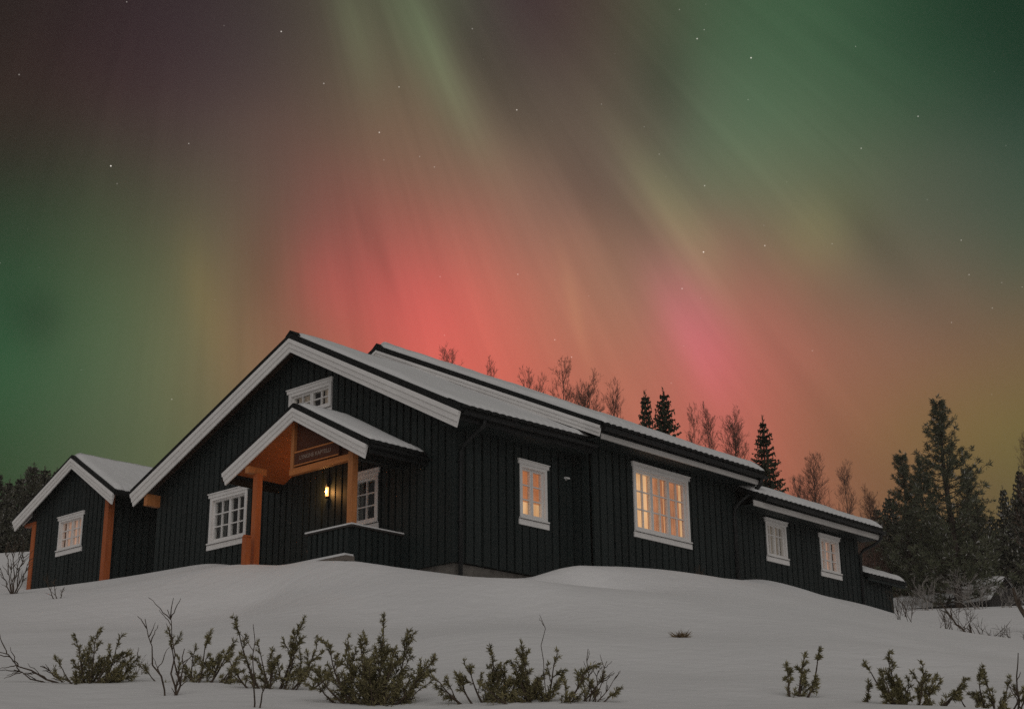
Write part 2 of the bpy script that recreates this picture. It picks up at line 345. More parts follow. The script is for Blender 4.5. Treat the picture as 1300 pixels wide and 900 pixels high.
# ------------------------------------------------------------------ mesh helpers
class MB:
    def __init__(self): self.v = []; self.f = []
    def add(self, vs, fs):
        k = len(self.v); self.v.extend(tuple(p) for p in vs); self.f.extend(tuple(i + k for i in f) for f in fs); return self
    def hexa(self, p):                                     # 4 bottom + 4 top corners
        return self.add(p, [(3, 2, 1, 0), (4, 5, 6, 7), (0, 1, 5, 4), (1, 2, 6, 5), (2, 3, 7, 6), (3, 0, 4, 7)])
    def box(self, x0, x1, y0, y1, z0, z1):
        return self.hexa([(x0, y0, z0), (x1, y0, z0), (x1, y1, z0), (x0, y1, z0), (x0, y0, z1), (x1, y0, z1), (x1, y1, z1), (x0, y1, z1)])
    def fbox(self, O, U, N, u0, u1, n0, n1, z0, z1, z1b=None, z0b=None):
        """box in a wall frame: U along the wall, N out of it; z may differ at the u1 end"""
        z1b = z1 if z1b is None else z1b; z0b = z0 if z0b is None else z0b
        P = lambda u, n, z: O + U * u + N * n + V((0, 0, z))
        return self.hexa([P(u0, n0, z0), P(u1, n0, z0b), P(u1, n1, z0b), P(u0, n1, z0), P(u0, n0, z1), P(u1, n0, z1b), P(u1, n1, z1b), P(u0, n1, z1)])
    def prism(self, poly, x0, x1):                         # polygon of (y, z) pushed along x
        n = len(poly)
        vs = [(x0, y, z) for y, z in poly] + [(x1, y, z) for y, z in poly]
        fs = [tuple(range(n - 1, -1, -1)), tuple(range(n, 2 * n))] + [(i, (i + 1) % n, (i + 1) % n + n, i + n) for i in range(n)]
        return self.add(vs, fs)
    def tube(self, pts, rad, sides=6, cap=True):
        pts = [V(p) for p in pts]; n = len(pts)
        if not hasattr(rad, '__len__'): rad = [rad] * n
        ref = V((0.31, 0.17, 0.93))
        vs = []
        for i, p in enumerate(pts):
            t = (pts[min(i + 1, n - 1)] - pts[max(i - 1, 0)])
            if t.length < 1e-9: t = V((0, 0, 1))
            t.normalize()
            a = t.cross(ref)
            if a.length < 0.05: a = t.cross(V((1, 0, 0)))
            a.normalize(); b = t.cross(a)
            for k in range(sides):
                q = 2 * PI * k / sides
                vs.append(p + (a * math.cos(q) + b * math.sin(q)) * rad[i])
        fs = []
        for i in range(n - 1):
            for k in range(sides):
                k2 = (k + 1) % sides
                fs.append((i * sides + k, i * sides + k2, (i + 1) * sides + k2, (i + 1) * sides + k))
        if cap and sides > 3:
            fs.append(tuple(range(sides - 1, -1, -1))); fs.append(tuple((n - 1) * sides + k for k in range(sides)))
        return self.add(vs, fs)
    def mesh(self, name, m, smooth=False, fix=True):
        me = bpy.data.meshes.new(name)
        me.from_pydata(self.v, [], self.f)
        if fix:
            bm = bmesh.new(); bm.from_mesh(me); bmesh.ops.recalc_face_normals(bm, faces=bm.faces); bm.to_mesh(me); bm.free()
        me.materials.append(MAT[m] if isinstance(m, str) else m)
        if smooth: me.polygons.foreach_set('use_smooth', [True] * len(me.polygons))
        me.update()
        return me
    def build(self, name, m, parent=None, smooth=False, fix=True):
        o = bpy.data.objects.new(name, self.mesh(name, m, smooth, fix)); COL.objects.link(o)
        if parent is not None: o.parent = parent
        return o
def tag(o, label=None, cat=None, group=None, kind=None):
    if label: o['label'] = label
    if cat: o['category'] = cat
    if group: o['group'] = group
    if kind: o['kind'] = kind
    return o
def empty(name, loc=(0, 0, 0), label=None, cat=None, group=None, rz=0.0):
    o = bpy.data.objects.new(name, None); COL.objects.link(o); o.location = loc; o.rotation_euler.z = rz
    return tag(o, label, cat, group)
def copy_tree(o, loc, rz=0.0, sc=(1, 1, 1), label=None):
    c = o.copy(); COL.objects.link(c)
    c.location = loc; c.rotation_euler = (0, 0, rz); c.scale = sc
    if label: c['label'] = label
    for ch in list(o.children):
        k = ch.copy(); COL.objects.link(k); k.parent = c
    return c
def nz(x, y=0.0, z=0.0): return mnoise.noise(V((x, y, z)))

# ------------------------------------------------------------------ the ground: one sheet of snow
CTRL = [(-0.05, 10.04, 1.28), (-0.05, 8.65, 1.25), (-0.05, 7.98, 1.22), (-0.05, 6.85, 1.03), (-0.05, 5.6, 0.75),
        (-1.75, 4.6, 0.53), (-1.75, 3.56, 0.36), (-1.75, 2.45, 0.31), (-1.75, 1.39, 0.17), (-1.75, 0.71, 0.01),
        (-0.4, 1.29, 0.10), (-0.4, 0.4, 0.0), (-0.4, -0.29, -0.12), (-0.05, -0.05, -0.06), (0.9, -0.05, 0.01), (1.83, -0.05, 0.1),
        (0.3, 3.0, 0.15), (1.5, 5.0, 0.5),
        (1.20, -1.1, -0.10), (1.50, -1.1, 0.02), (2.08, -1.1, 0.20), (2.57, -1.1, 0.32), (3.59, -1.1, 0.44), (4.93, -1.1, 0.55), (6.24, -1.1, 0.61), (8.16, -1.1, 0.72),
        (0.82, -0.65, -0.13), (1.17, -0.65, -0.09), (1.52, -0.65, 0.01), (1.87, -0.65, 0.12), (2.24, -0.65, 0.23), (2.35, -0.06, 0.08), (3.3, -0.1, 0.33), (6.0, -0.5, 0.66), (8.5, -0.5, 0.82),
        (10.12, -0.6, 1.01), (10.98, -0.6, 0.99), (12.79, -0.6, 0.93), (14.5, -0.6, 0.92), (16.25, -0.6, 0.75),
        (-1.1, -2.7, -0.6), (-0.47, -2.7, -0.59), (0.18, -2.7, -0.58), (0.74, -2.7, -0.59), (1.55, -2.7, -0.58), (0.61, -1.75, -0.52), (1.3, -1.75, -0.51), (1.89, -1.75, -0.5),
        (0.45, 16.49, 1.68), (0.45, 14.72, 1.55), (0.45, 13.02, 1.46), (3.0, 16.31, 2.27), (3.0, 12.5, 1.75),
        (13.0, -3.21, -0.25), (14.59, -4.83, -0.75), (17.5, 1.5, 0.95),
        (32.7, 7.76, 3.57), (34.12, 6.16, 3.67), (35.75, 4.34, 3.73), (38, 1, 3.8), (25.0, -1.0, 1.6),
        (2.43, 22.04, 3.70), (3.02, 21.33, 3.75), (-2.33, 13.06, 0.9), (8.0, 30.0, 4.5), (14.0, 36.0, 4.8), (0.0, 27.0, 3.9),
        (10, 14, 2.4), (20, 13, 3.2), (25, 10, 3.2), (40, 20, 4.6), (28, 26, 4.6), (20, 28, 4.6), (44, 8, 4.4)]
CTRL += [
    (-16.69, -10.0, -4.45), (-15.35, -6.28, -3.88), (-14.22, -3.1, -3.33), (-12.71, 1.14, -2.6), (-11.22, 5.36, -1.8), (-9.72, 9.58, -1.0), (-15.51, -11.29, -4.46), (-13.74, -8.05, -3.88), (-12.24, -5.28, -3.33),
    (-10.24, -1.59, -2.56), (-8.25, 2.08, -1.75), (-6.27, 5.74, -0.88), (-14.41, -12.49, -4.47), (-12.24, -9.69, -3.88), (-10.4, -7.3, -3.3), (-7.95, -4.14, -2.46), (-5.52, -0.99, -1.6), (-3.09, 2.16, -0.68),
    (-13.31, -13.69, -4.48), (-10.74, -11.33, -3.88), (-8.55, -9.33, -3.3), (-5.66, -6.68, -2.41), (-2.78, -4.05, -1.48), (-12.22, -14.88, -4.5), (-9.23, -12.97, -3.92), (-6.69, -11.34, -3.35), (-3.33, -9.19, -2.5),
    (0.03, -7.04, -1.65), (-11.11, -16.08, -4.52), (-7.72, -14.59, -3.98), (-4.81, -13.33, -3.49), (-0.95, -11.64, -2.81), (2.92, -9.96, -2.13), (6.79, -8.27, -1.47), (-9.93, -17.36, -4.56), (-6.08, -16.34, -4.08),
    (-2.79, -15.47, -3.65), (1.6, -14.3, -3.06), (5.98, -13.14, -2.49), (10.38, -11.96, -1.98), (8.17, -4.06, -0.41), (7.97, -5.26, -0.69), (7.62, -6.29, -0.98), (6.75, -7.52, -1.31), (-3.15, 9.51, 0.39),
    (-2.24, 8.45, 0.51), (-1.58, 7.64, 0.68), (-4.34, 9.36, 0.16),
]
for adeg, dist, zz in [(0, 4, -6.05), (-30, 4, -6.1), (30, 4, -6.1), (0, -6, -8.3), (-70, 7, -6.6), (70, 7, -6.6)]:
    q = math.radians(42.4 + adeg)
    CTRL.append((CAM.x + dist * math.cos(q), CAM.y + dist * math.sin(q), zz))
CT = np.array(CTRL)
def _tps():
    P = CT[:, :2]; n = len(P)
    r = np.linalg.norm(P[:, None] - P[None], axis=2); K = np.where(r > 0, r * r * np.log(r + 1e-12), 0) + np.eye(n) * 0.02
    A = np.zeros((n + 3, n + 3)); A[:n, :n] = K; A[:n, n] = 1; A[:n, n + 1:] = P; A[n, :n] = 1; A[n + 1:, :n] = P.T
    s = np.linalg.solve(A, np.concatenate([CT[:, 2], np.zeros(3)]))
    return s[:n], s[n:]
TW, TA = _tps()
def terrain(x, y):
    x = np.asarray(x, float); y = np.asarray(y, float)
    sh = x.shape; X = x.ravel(); Y = y.ravel()
    out = np.empty(len(X))
    for i in range(0, len(X), 20000):
        a, b = X[i:i + 20000], Y[i:i + 20000]
        r2 = (a[:, None] - CT[None, :, 0]) ** 2 + (b[:, None] - CT[None, :, 1]) ** 2
        out[i:i + 20000] = (0.5 * r2 * np.log(r2 + 1e-12)) @ TW + TA[0] + TA[1] * a + TA[2] * b
    # far out the hill rounds off into level land
    d = np.hypot(X - 8, Y - 6)
    t = np.clip((d - 46) / 40, 0, 1); t = t * t * (3 - 2 * t)
    s = np.clip(((X + 20.5) * 0.74 + (Y + 20.3) * 0.67 + 10) / 90, 0, 1)
    base = -8 + 11.5 * s - np.clip((d - 90) / 400, 0, 1) * 6
    out = out * (1 - t) + base * t
    # soft wind-shaped waves, faded out at the walls
    wav = 0.065 * np.sin(X * 0.9 + 1.3 * np.sin(Y * 0.5)) * np.sin(Y * 0.8 + 1.1) + 0.02 * np.sin(X * 2.1 - Y * 1.4 + 2 * np.sin(X * 0.4))
    near = np.clip((-(X * 0.74 + Y * 0.67) - 2.0) / 4, 0, 1)
    return (out + wav * near).reshape(sh)
def gz(x, y): return float(terrain(np.array([x]), np.array([y]))[0])

def build_ground():
    def axis(lo, hi, fine):
        inner = np.arange(lo, hi, fine)
        a = lo - np.cumsum(0.4 * 1.22 ** np.arange(42))[::-1]; b = inner[-1] + np.cumsum(0.4 * 1.22 ** np.arange(42))
        return np.concatenate([a, inner, b])
    xs = axis(-22, 20, 0.2); ys = axis(-22, 22, 0.2)
    X, Y = np.meshgrid(xs, ys); Z = terrain(X, Y)
    ny, nx = X.shape
    v = np.stack([X.ravel(), Y.ravel(), Z.ravel()], 1)
    i = np.arange(ny - 1)[:, None] * nx + np.arange(nx - 1)[None]
    f = np.stack([i, i + 1, i + nx + 1, i + nx], 2).reshape(-1, 4)
    me = bpy.data.meshes.new('snow_ground')
    me.vertices.add(len(v)); me.vertices.foreach_set('co', v.ravel())
    me.loops.add(f.size); me.loops.foreach_set('vertex_index', f.ravel())
    me.polygons.add(len(f)); me.polygons.foreach_set('loop_start', np.arange(0, f.size, 4))
    me.update(calc_edges=True); me.polygons.foreach_set('use_smooth', [True] * len(f))
    me.materials.append(MAT['snow'])
    o = bpy.data.objects.new('snow_ground', me); COL.objects.link(o); tag(o, kind='structure', label='smooth untrodden snow slope below the black house')
build_ground()

# ------------------------------------------------------------------ building helpers
def pl(pts, u):
    """piecewise linear profile"""
    if u <= pts[0][0]: return pts[0][1]
    for (a, za), (b, zb) in zip(pts, pts[1:]):
        if u <= b: return za + (zb - za) * (u - a) / (b - a)
    return pts[-1][1]
def board_wall(name, O, U, N, u0, u1, top, z0, openings, parent, m='black_cladding', pitch=0.205, bw=0.158, seed=1):
    """upright boards over boards: an inner layer and proud outer boards, cut around the openings"""
    rnd = random.Random(seed)
    mb = MB()
    brk = {u0, u1} | {u for u, _ in top if u0 < u < u1}
    for a, b, c, d in openings: brk |= {a, b}
    def strips(a, b, n0, n1):
        cuts = sorted({a, b} | {u for u in brk if a < u < b})
        for s, e in zip(cuts, cuts[1:]):
            if e - s < 0.004: continue
            ops = sorted((c, d) for (p, q, c, d) in openings if p <= s + 1e-6 and q >= e - 1e-6)
            ts, te = pl(top, s), pl(top, e); lo = z0
            for c, d in ops:
                if c > lo: mb.fbox(O, U, N, s, e, n0, n1, lo, c)
                lo = d
            if min(ts, te) > lo: mb.fbox(O, U, N, s, e, n0, n1, lo, ts, te)
    strips(u0, u1, -0.10, 0.0)
    u = u0 + 0.03
    while u < u1 - 0.04:
        w = bw * rnd.uniform(0.93, 1.08); e = min(u + w, u1 - 0.003)
        strips(u, e, -0.002, 0.055 + rnd.uniform(-0.005, 0.004))
        u += pitch * rnd.uniform(0.95, 1.05)
    return mb.build(name, m, parent)

def window(parent, O, U, N, u0, u1, z0, z1, casements, rows, cols, curtain, trim=0.085, label=None, transom=False, cap=True, st=0.042):
    """casing with lintel cap and sill, sashes with glazing bars, panes and the curtain behind"""
    w = MB()
    uc0, uc1 = u0 + 0.05, u1 - 0.05
    zc0, zc1 = z0 + 0.16, z1 - 0.10
    # casing
    w.fbox(O, U, N, uc0, uc0 + trim, -0.10, 0.075, zc0, zc1)
    w.fbox(O, U, N, uc1 - trim, uc1, -0.10, 0.075, zc0, zc1)
    w.fbox(O, U, N, uc0 + trim, uc1 - trim, -0.10, 0.072, zc1 - trim * 0.8, zc1)
    w.fbox(O, U, N, uc0 + trim, uc1 - trim, -0.10, 0.072, zc0, zc0 + trim * 0.7)
    if cap:
        w.fbox(O, U, N, u0, u1, -0.02, 0.092, zc1, z1 - 0.022); w.fbox(O, U, N, u0 - 0.015, u1 + 0.015, -0.02, 0.115, z1 - 0.022, z1)
    fr = w.build('window', 'white_paint', parent)
    if label: fr['label'] = label
    s = MB()
    s.fbox(O, U, N, u0 + 0.03, u1 - 0.03, -0.02, 0.115, zc0 - 0.03, zc0 - 0.002)
    s.fbox(O, U, N, u0 + 0.01, u1 - 0.01, -0.02, 0.082, z0, zc0 - 0.045)
    s.build('sill', 'white_paint', fr)
    ia, ib, za, zb = uc0 + trim, uc1 - trim, zc0 + trim * 0.7, zc1 - trim * 0.8
    cw = (ib - ia) / casements
    for k in range(casements):
        a, b = ia + cw * k + (0.004 if k else 0.001), ia + cw * (k + 1) - (0.004 if k < casements - 1 else 0.001)
        q = MB(); t = st
        q.fbox(O, U, N, a, a + t, -0.07, 0.012, za, zb); q.fbox(O, U, N, b - t, b, -0.07, 0.012, za, zb)
        q.fbox(O, U, N, a + t, b - t, -0.07, 0.010, za, za + t); q.fbox(O, U, N, a + t, b - t, -0.07, 0.010, zb - t, zb)
        for c in range(1, cols):
            uu = a + t + (b - a - 2 * t) * c / cols
            q.fbox(O, U, N, uu - 0.012, uu + 0.012, -0.05, 0.004, za + t, zb - t)
        for r in range(1, rows):
            zz = za + t + (zb - za - 2 * t) * (r / rows if not transom else 0.68)
            q.fbox(O, U, N, a + t, b - t, -0.048, 0.001, zz - 0.012, zz + 0.012)
        q.build('sash', 'white_paint', fr)
        g = MB(); g.fbox(O, U, N, a + t - 0.006, b - t + 0.006, -0.034, -0.029, za + t - 0.006, zb - t + 0.006)
        g.build('pane', 'window_glass', fr)
    curtain(fr, O, U, N, ia - 0.02, ib + 0.02, za - 0.02, zb + 0.02)
    return fr
def pleated(O, U, N, a, b, n, z0, z1, amp=0.02, per=0.11, ph=0.0):
    m = MB(); k = max(6, int((b - a) / 0.018)); vs = []
    for i in range(k + 1):
        u = a + (b - a) * i / k
        q = n + amp * math.sin(2 * PI * u / per + ph + 1.2 * math.sin(u * 7))
        for z in (z0, z1): vs.append(O + U * u + N * q + V((0, 0, z)))
    fs = [(2 * i, 2 * i + 2, 2 * i + 3, 2 * i + 1) for i in range(k)]
    return m.add(vs, fs)
def backing(fr, O, U, N, a, b, z0, z1, m='dark_interior', depth=-0.42):
    k = MB(); k.fbox(O, U, N, a - 0.3, b + 0.55, depth - 0.02, depth, z0 - 0.3, z1 + 0.3); k.build('room_wall', m, fr)
def curtain_full(m, room='dark_interior'):
    def f(fr, O, U, N, a, b, z0, z1):
        pleated(O, U, N, a, b, -0.16, z0, z1).build('curtain', m, fr, True)
        backing(fr, O, U, N, a, b, z0, z1, room)
    return f
def curtain_sides(m, room, frac=0.36):
    def f(fr, O, U, N, a, b, z0, z1):
        w = (b - a) * frac
        pleated(O, U, N, a, a + w, -0.16, z0, z1).build('curtain', m, fr, True)
        pleated(O, U, N, b - w, b, -0.16, z0, z1, ph=2).build('curtain', m, fr, True)
        backing(fr, O, U, N, a, b, z0, z1, room)
    return f
def blind_down(fr, O, U, N, a, b, z0, z1):
    zz = z0 + (z1 - z0) * 0.34
    k = MB(); k.fbox(O, U, N, a, b, -0.125, -0.12, zz, z1); k.build('roller_blind', 'lit_blind', fr)
    backing(fr, O, U, N, a, b, z0, z1, 'lit_yellow_room', -0.36)
def big_curtains(fr, O, U, N, a, b, z0, z1):
    L = b - a
    for (s, e, ph) in ((0.0, 0.085, 0.3), (0.36, 0.42, 0.0), (0.475, 0.68, 1.0), (0.69, 1.0, 2.0)):
        pleated(O, U, N, a + L * s, a + L * e, -0.16 - 0.01 * ph, z0, z1, 0.018, 0.10, ph).build('curtain', 'lit_orange_curtain', fr, True)
    backing(fr, O, U, N, a, b, z0, z1, 'lit_yellow_room', -0.36)

def barge(x0, parent, apex, right, left, drop, flip=1, thick=0.03, name='bargeboard'):
    """two-layer white rake boards; apex, right, left = (y, z) of the top edge. Drawn in the plane x = x0, outside towards -x * flip"""
    for end in (right, left):
        if end is None: continue
        (ya, za), (yb, zb) = apex, end
        sgn = 1 if yb > ya else -1
        m = MB()
        cut = 0.10 * drop / 0.3
        def quad(d0, d1, n0, n1):
            m.prism([(ya, za - d0), (yb - sgn * cut * d0 / drop, zb - d0), (yb - sgn * cut * d1 / drop, zb - d1), (ya, za - d1)], x0 - flip * n0, x0 - flip * n1)
        quad(0.0, drop, 0.0, thick)
        quad(0.0, drop * 0.66, thick + 0.001, thick + 0.022)
        quad(0.0, drop * 0.30, thick + 0.023, thick + 0.044)
        m.build(name, 'white_paint', parent)

def slope_slab(x0, x1, ya, za, yb, zb0, zb1, t, name, parent, m='roof_tile'):
    """roof plane from the ridge (ya, za) to the eave yb whose height runs from zb0 at x0 to zb1 at x1"""
    k = MB(); n = max(2, int((x1 - x0) / 0.5)); vs = []; fs = []
    for i in range(n + 1):
        x = x0 + (x1 - x0) * i / n; zb = zb0 + (zb1 - zb0) * i / n
        vs += [(x, ya, za), (x, yb, zb), (x, yb, zb + t), (x, ya, za + t)]
    for i in range(n):
        a = 4 * i; b = a + 4
        fs += [(a, a + 1, b + 1, b), (a + 2, a + 3, b + 3, b + 2), (a + 1, a + 2, b + 2, b + 1), (a + 3, a, b, b + 3)]
    fs += [(0, 3, 2, 1), (4 * n, 4 * n + 1, 4 * n + 2, 4 * n + 3)]
    return k.add(vs, fs).build(name, m, parent)

def tile_edge(x0, x1, y, z0, z1, parent, ty=0.0, per=0.21):
    """scalloped front edge of the roof tiles along an eave (drop in height z0 -> z1)"""
    k = MB(); n = int((x1 - x0) / per * 8); vs = []; fs = []
    for i in range(n + 1):
        f = i / n; x = x0 + (x1 - x0) * f; z = z0 + (z1 - z0) * f + 0.028 * abs(math.sin(PI * x / per))
        vs += [(x, y, z), (x, y + 0.5, z + 0.5 * ty), (x, y, z - 0.06)]
    for i in range(n):
        a = 3 * i; b = a + 3
        fs += [(a, a + 1, b + 1, b), (a, b, b + 2, a + 2)]
    return k.add(vs, fs).build('tile_edge', 'roof_tile', parent, True)

def snow_sheet(x0, x1, ya, za, yb, zb0, zb1, thick, parent, seed=0, label=None, back0=0.10, low=0.0, lowvar=0.10, front_thin=1.0, step=0.07, per=0.21, end1=0.0, scal=0.07):
    """a settled layer of snow on a roof plane, rounded at its edges, with the tile waves showing in its lower edge"""
    nx = max(4, int((x1 - x0) / step)); L = math.hypot(yb - ya, zb0 - za); ny = max(6, int(L / 0.12))
    k = MB(); top = []; bot = []
    for i in range(nx + 1):
        fx = i / nx; x = x0 + back0 + (x1 - end1 - x0 - back0) * fx
        xf = (x - x0) / (x1 - x0); zb = zb0 + (zb1 - zb0) * xf
        lim = 1.0 - (low + lowvar * (0.5 + 0.5 * nz(x * 0.8 + seed, seed * 3.1)) + scal * abs(math.cos(PI * x / per))) / L
        rt = []; rb = []
        for j in range(ny + 1):
            fy = j / ny * lim
            y = ya + (yb - ya) * fy; z = za + (zb - za) * fy
            e = (0.30 + 0.70 * min(1.0, (1 - j / ny) * L * lim / 0.18) ** 0.5) * min(1.0, max(0.0, min(fx, 1 - fx) * (x1 - x0)) / 0.16) ** 0.5
            h = thick * e * (0.85 + 0.3 * nz(x * 0.7 + seed, y * 0.9, seed) + 0.10 * nz(x * 3, y * 3, seed))
            edge = fy > lim - 0.25 / L
            h += 0.022 * abs(math.sin(PI * x / per)) if edge else 0.0
            wob = 0.03 * nz(y * 1.7 + seed, 3.3) if i in (0, nx) else 0.0
            rt.append((x + wob, y, z + max(h, 0.004))); rb.append((x + wob, y, z - 0.01 + (0.030 * abs(math.sin(PI * x / per)) if j == ny else 0.0)))
        top.append(rt); bot.append(rb)
    vs = [p for r in top for p in r] + [p for r in bot for p in r]
    w = ny + 1; o = (nx + 1) * w; fs = []
    for i in range(nx):
        for j in range(ny):
            a = i * w + j; fs.append((a, a + 1, a + w + 1, a + w))
    for i in range(nx):
        for j in (0, ny):
            a = i * w + j; fs.append((a, a + w, a + w + o, a + o))
    for j in range(ny):
        for i in (0, nx):
            a = i * w + j; fs.append((a, a + 1, a + 1 + o, a + o))
    r = k.add(vs, fs).build('snow_cover', 'roof_snow', parent, True)
    if label: r['label'] = label
    return r
def gutter(x0, x1, y, z0, z1, parent, r=0.062):
    """half-round gutter"""
    k = MB(); n = 8; vs = []; fs = []; seg = 6
    for i in range(seg + 1):
        x = x0 + (x1 - x0) * i / seg; z = z0 + (z1 - z0) * i / seg
        for a in range(n + 1):
            q = PI + PI * a / n
            vs.append((x, y + r * math.cos(q), z + r * math.sin(q)))
        for a in range(n + 1):
            q = 2 * PI - PI * a / n
            vs.append((x, y + r * 0.85 * math.cos(q), z + r * 0.85 * math.sin(q)))
    m = 2 * (n + 1)
    for i in range(seg):
        for a in range(m):
            b = (a + 1) % m; fs.append((i * m + a, i * m + b, (i + 1) * m + b, (i + 1) * m + a))
    fs.append(tuple(range(m))); fs.append(tuple(range(seg * m, seg * m + m)))
    return k.add(vs, fs).build('gutter', 'black_metal', parent)

XU, YU, NX, NY = V((1, 0, 0)), V((0, 1, 0)), V((-1, 0, 0)), V((0, -1, 0))
O0 = V((0, 0, 0))

# ------------------------------------------------------------------ the house
house = empty('timber_house', (0, 0, 0), 'long black board clad timber house with snowy stepped roofs, white trim and lit windows', 'house')
H = house
def build_front_block():
    # roof lines: top of the white rake board
    apex, R, L = (4.71, 5.80), (-0.62, 3.03), (10.60, 3.20)
    rt = lambda y: (pl([R, apex], y) if y < apex[0] else pl([apex, L], y))
    topf = [(0.0, rt(0.0) - 0.04), (4.71, 5.76), (10.15, rt(10.15) - 0.04)]
    ops = [(3.72, 5.20, 4.10, 4.72), (6.55, 7.92, 1.62, 2.76), (2.16, 3.02, 1.30, 2.40), (3.98, 4.62, 0.2, 0.2)]
    board_wall('front_wall', O0, YU, NX, 0.0, 10.15, topf, 0.2, ops, H, seed=3)
    board_wall('side_wall', O0, XU, NY, 0.0, 3.67, [(0, rt(0) - 0.04), (3.67, rt(0) + 0.04)], 0.22, [(1.87, 2.68, 1.36, 2.52)], H, seed=5, pitch=0.238, bw=0.186)
    board_wall('side_wall', V((0, 10.15, 0)), XU, YU, 0.0, 3.67, [(0, 3.25), (3.67, 3.25)], 0.2, [], H, seed=6)
    # corner boards
    k = MB(); k.box(-0.045, 0.06, -0.045, -0.027, 0.2, rt(0) - 0.08); k.box(-0.045, -0.027, -0.026, 0.10, 0.2, rt(0) - 0.08)
    k.build('corner_board', 'black_cladding', H)
    f = MB(); f.box(0.03, 3.66, 0.03, 10.1, -0.6, 0.2); f.build('foundation', 'concrete', H)
    # roof
    for (yb, zb0, zb1, s) in ((-0.64, 3.03, 3.12, 0), (10.62, 3.19, 3.19, 1)):
        roof = slope_slab(-0.50, 3.655, 4.71, 5.80, yb, zb0, zb1, 0.13, 'roof', H)
        if s == 0:
            snow_sheet(-0.50, 3.64, 4.71, 5.93, yb, zb0 + .13, zb1 + .13, 0.10, roof, 1, 'thick snow on the front roof slope', low=-0.05, lowvar=0.12, back0=0.16, scal=0.04)
            tile_edge(-0.46, 3.64, yb - 0.03, zb0 + 0.115, zb1 + 0.115, roof, 0.5)
        else:
            snow_sheet(-0.50, 3.64, 4.71, 5.93, yb, zb0 + .13, zb1 + .13, 0.10, roof, 2, back0=0.16, low=0.05)
    m = MB(); m.prism([(4.71, 5.955), (4.55, 5.875), (4.71, 6.0), (4.87, 5.875)], -0.50, 3.6); m.build('ridge_cap', 'roof_tile', H)
    barge(-0.452, H, apex, R, L, 0.31)
    # purlin end under the left eave, soffits
    s = MB()
    s.prism([(9.98, 2.86), (10.12, 2.86), (10.12, 3.10), (9.98, 3.14)], -0.42, -0.03); s.build('purlin_end', 'stained_pine', H)
    s = MB(); s.prism([(-0.55, 3.0), (4.71, 5.755), (4.71, 5.795), (-0.55, 3.03)], -0.44, -0.03); s.prism([(10.5, 3.17), (4.715, 5.755), (4.715, 5.795), (10.5, 3.21)], -0.44, -0.03)
    s.build('soffit', 'brown_soffit', H)
    # eave: black fascia, gutter, downpipe
    k = MB(); k.fbox(O0, XU, NY, -0.44, 3.62, 0.55, 0.585, 2.86, 3.03, 3.12, 2.95); k.build('fascia', 'black_metal', H)
    k = MB(); k.fbox(O0, XU, NY, -0.40, 3.62, 0.03, 0.548, 2.86, 2.885, 2.975, 2.95); k.build('soffit', 'black_cladding', H)
    gutter(-0.45, 3.66, -0.66, 3.02, 3.11, H)
    d = MB(); d.tube([(0.18, -0.66, 2.98), (0.18, -0.62, 2.86), (0.14, -0.40, 2.72), (0.10, -0.17, 2.55), (0.085, -0.095, 2.42), (0.08, -0.09, 1.2), (0.08, -0.09, -0.2)], 0.045, 8)
    for z in (2.2, 1.0): d.box(0.02, 0.14, -0.15, -0.03, z, z + 0.03)
    d.build('downpipe', 'black_metal', H, True)
    # windows
    window(H, O0, YU, NX, 3.69, 5.24, 3.98, 4.78, 2, 2, 2, curtain_sides('dim_grey_curtain', 'dark_interior', 0.3), label='small attic window under the front gable')
    window(H, O0, YU, NX, 6.50, 7.98, 1.51, 2.84, 2, 3, 2, st=0.034, curtain=curtain_sides('dark_curtain', 'dark_interior', 0.25), label='dark front window left of the porch')
    window(H, O0, YU, NX, 2.12, 3.05, 1.18, 2.46, 1, 3, 2, curtain_sides('dark_curtain', 'dark_interior', 0.15), label='dark front window beside the porch lamp')
    window(H, O0, XU, NY, 1.80, 2.75, 1.22, 2.60, 2, 3, 1, blind_down, trim=0.075, label='narrow lit side window with a half lowered blind')
build_front_block()

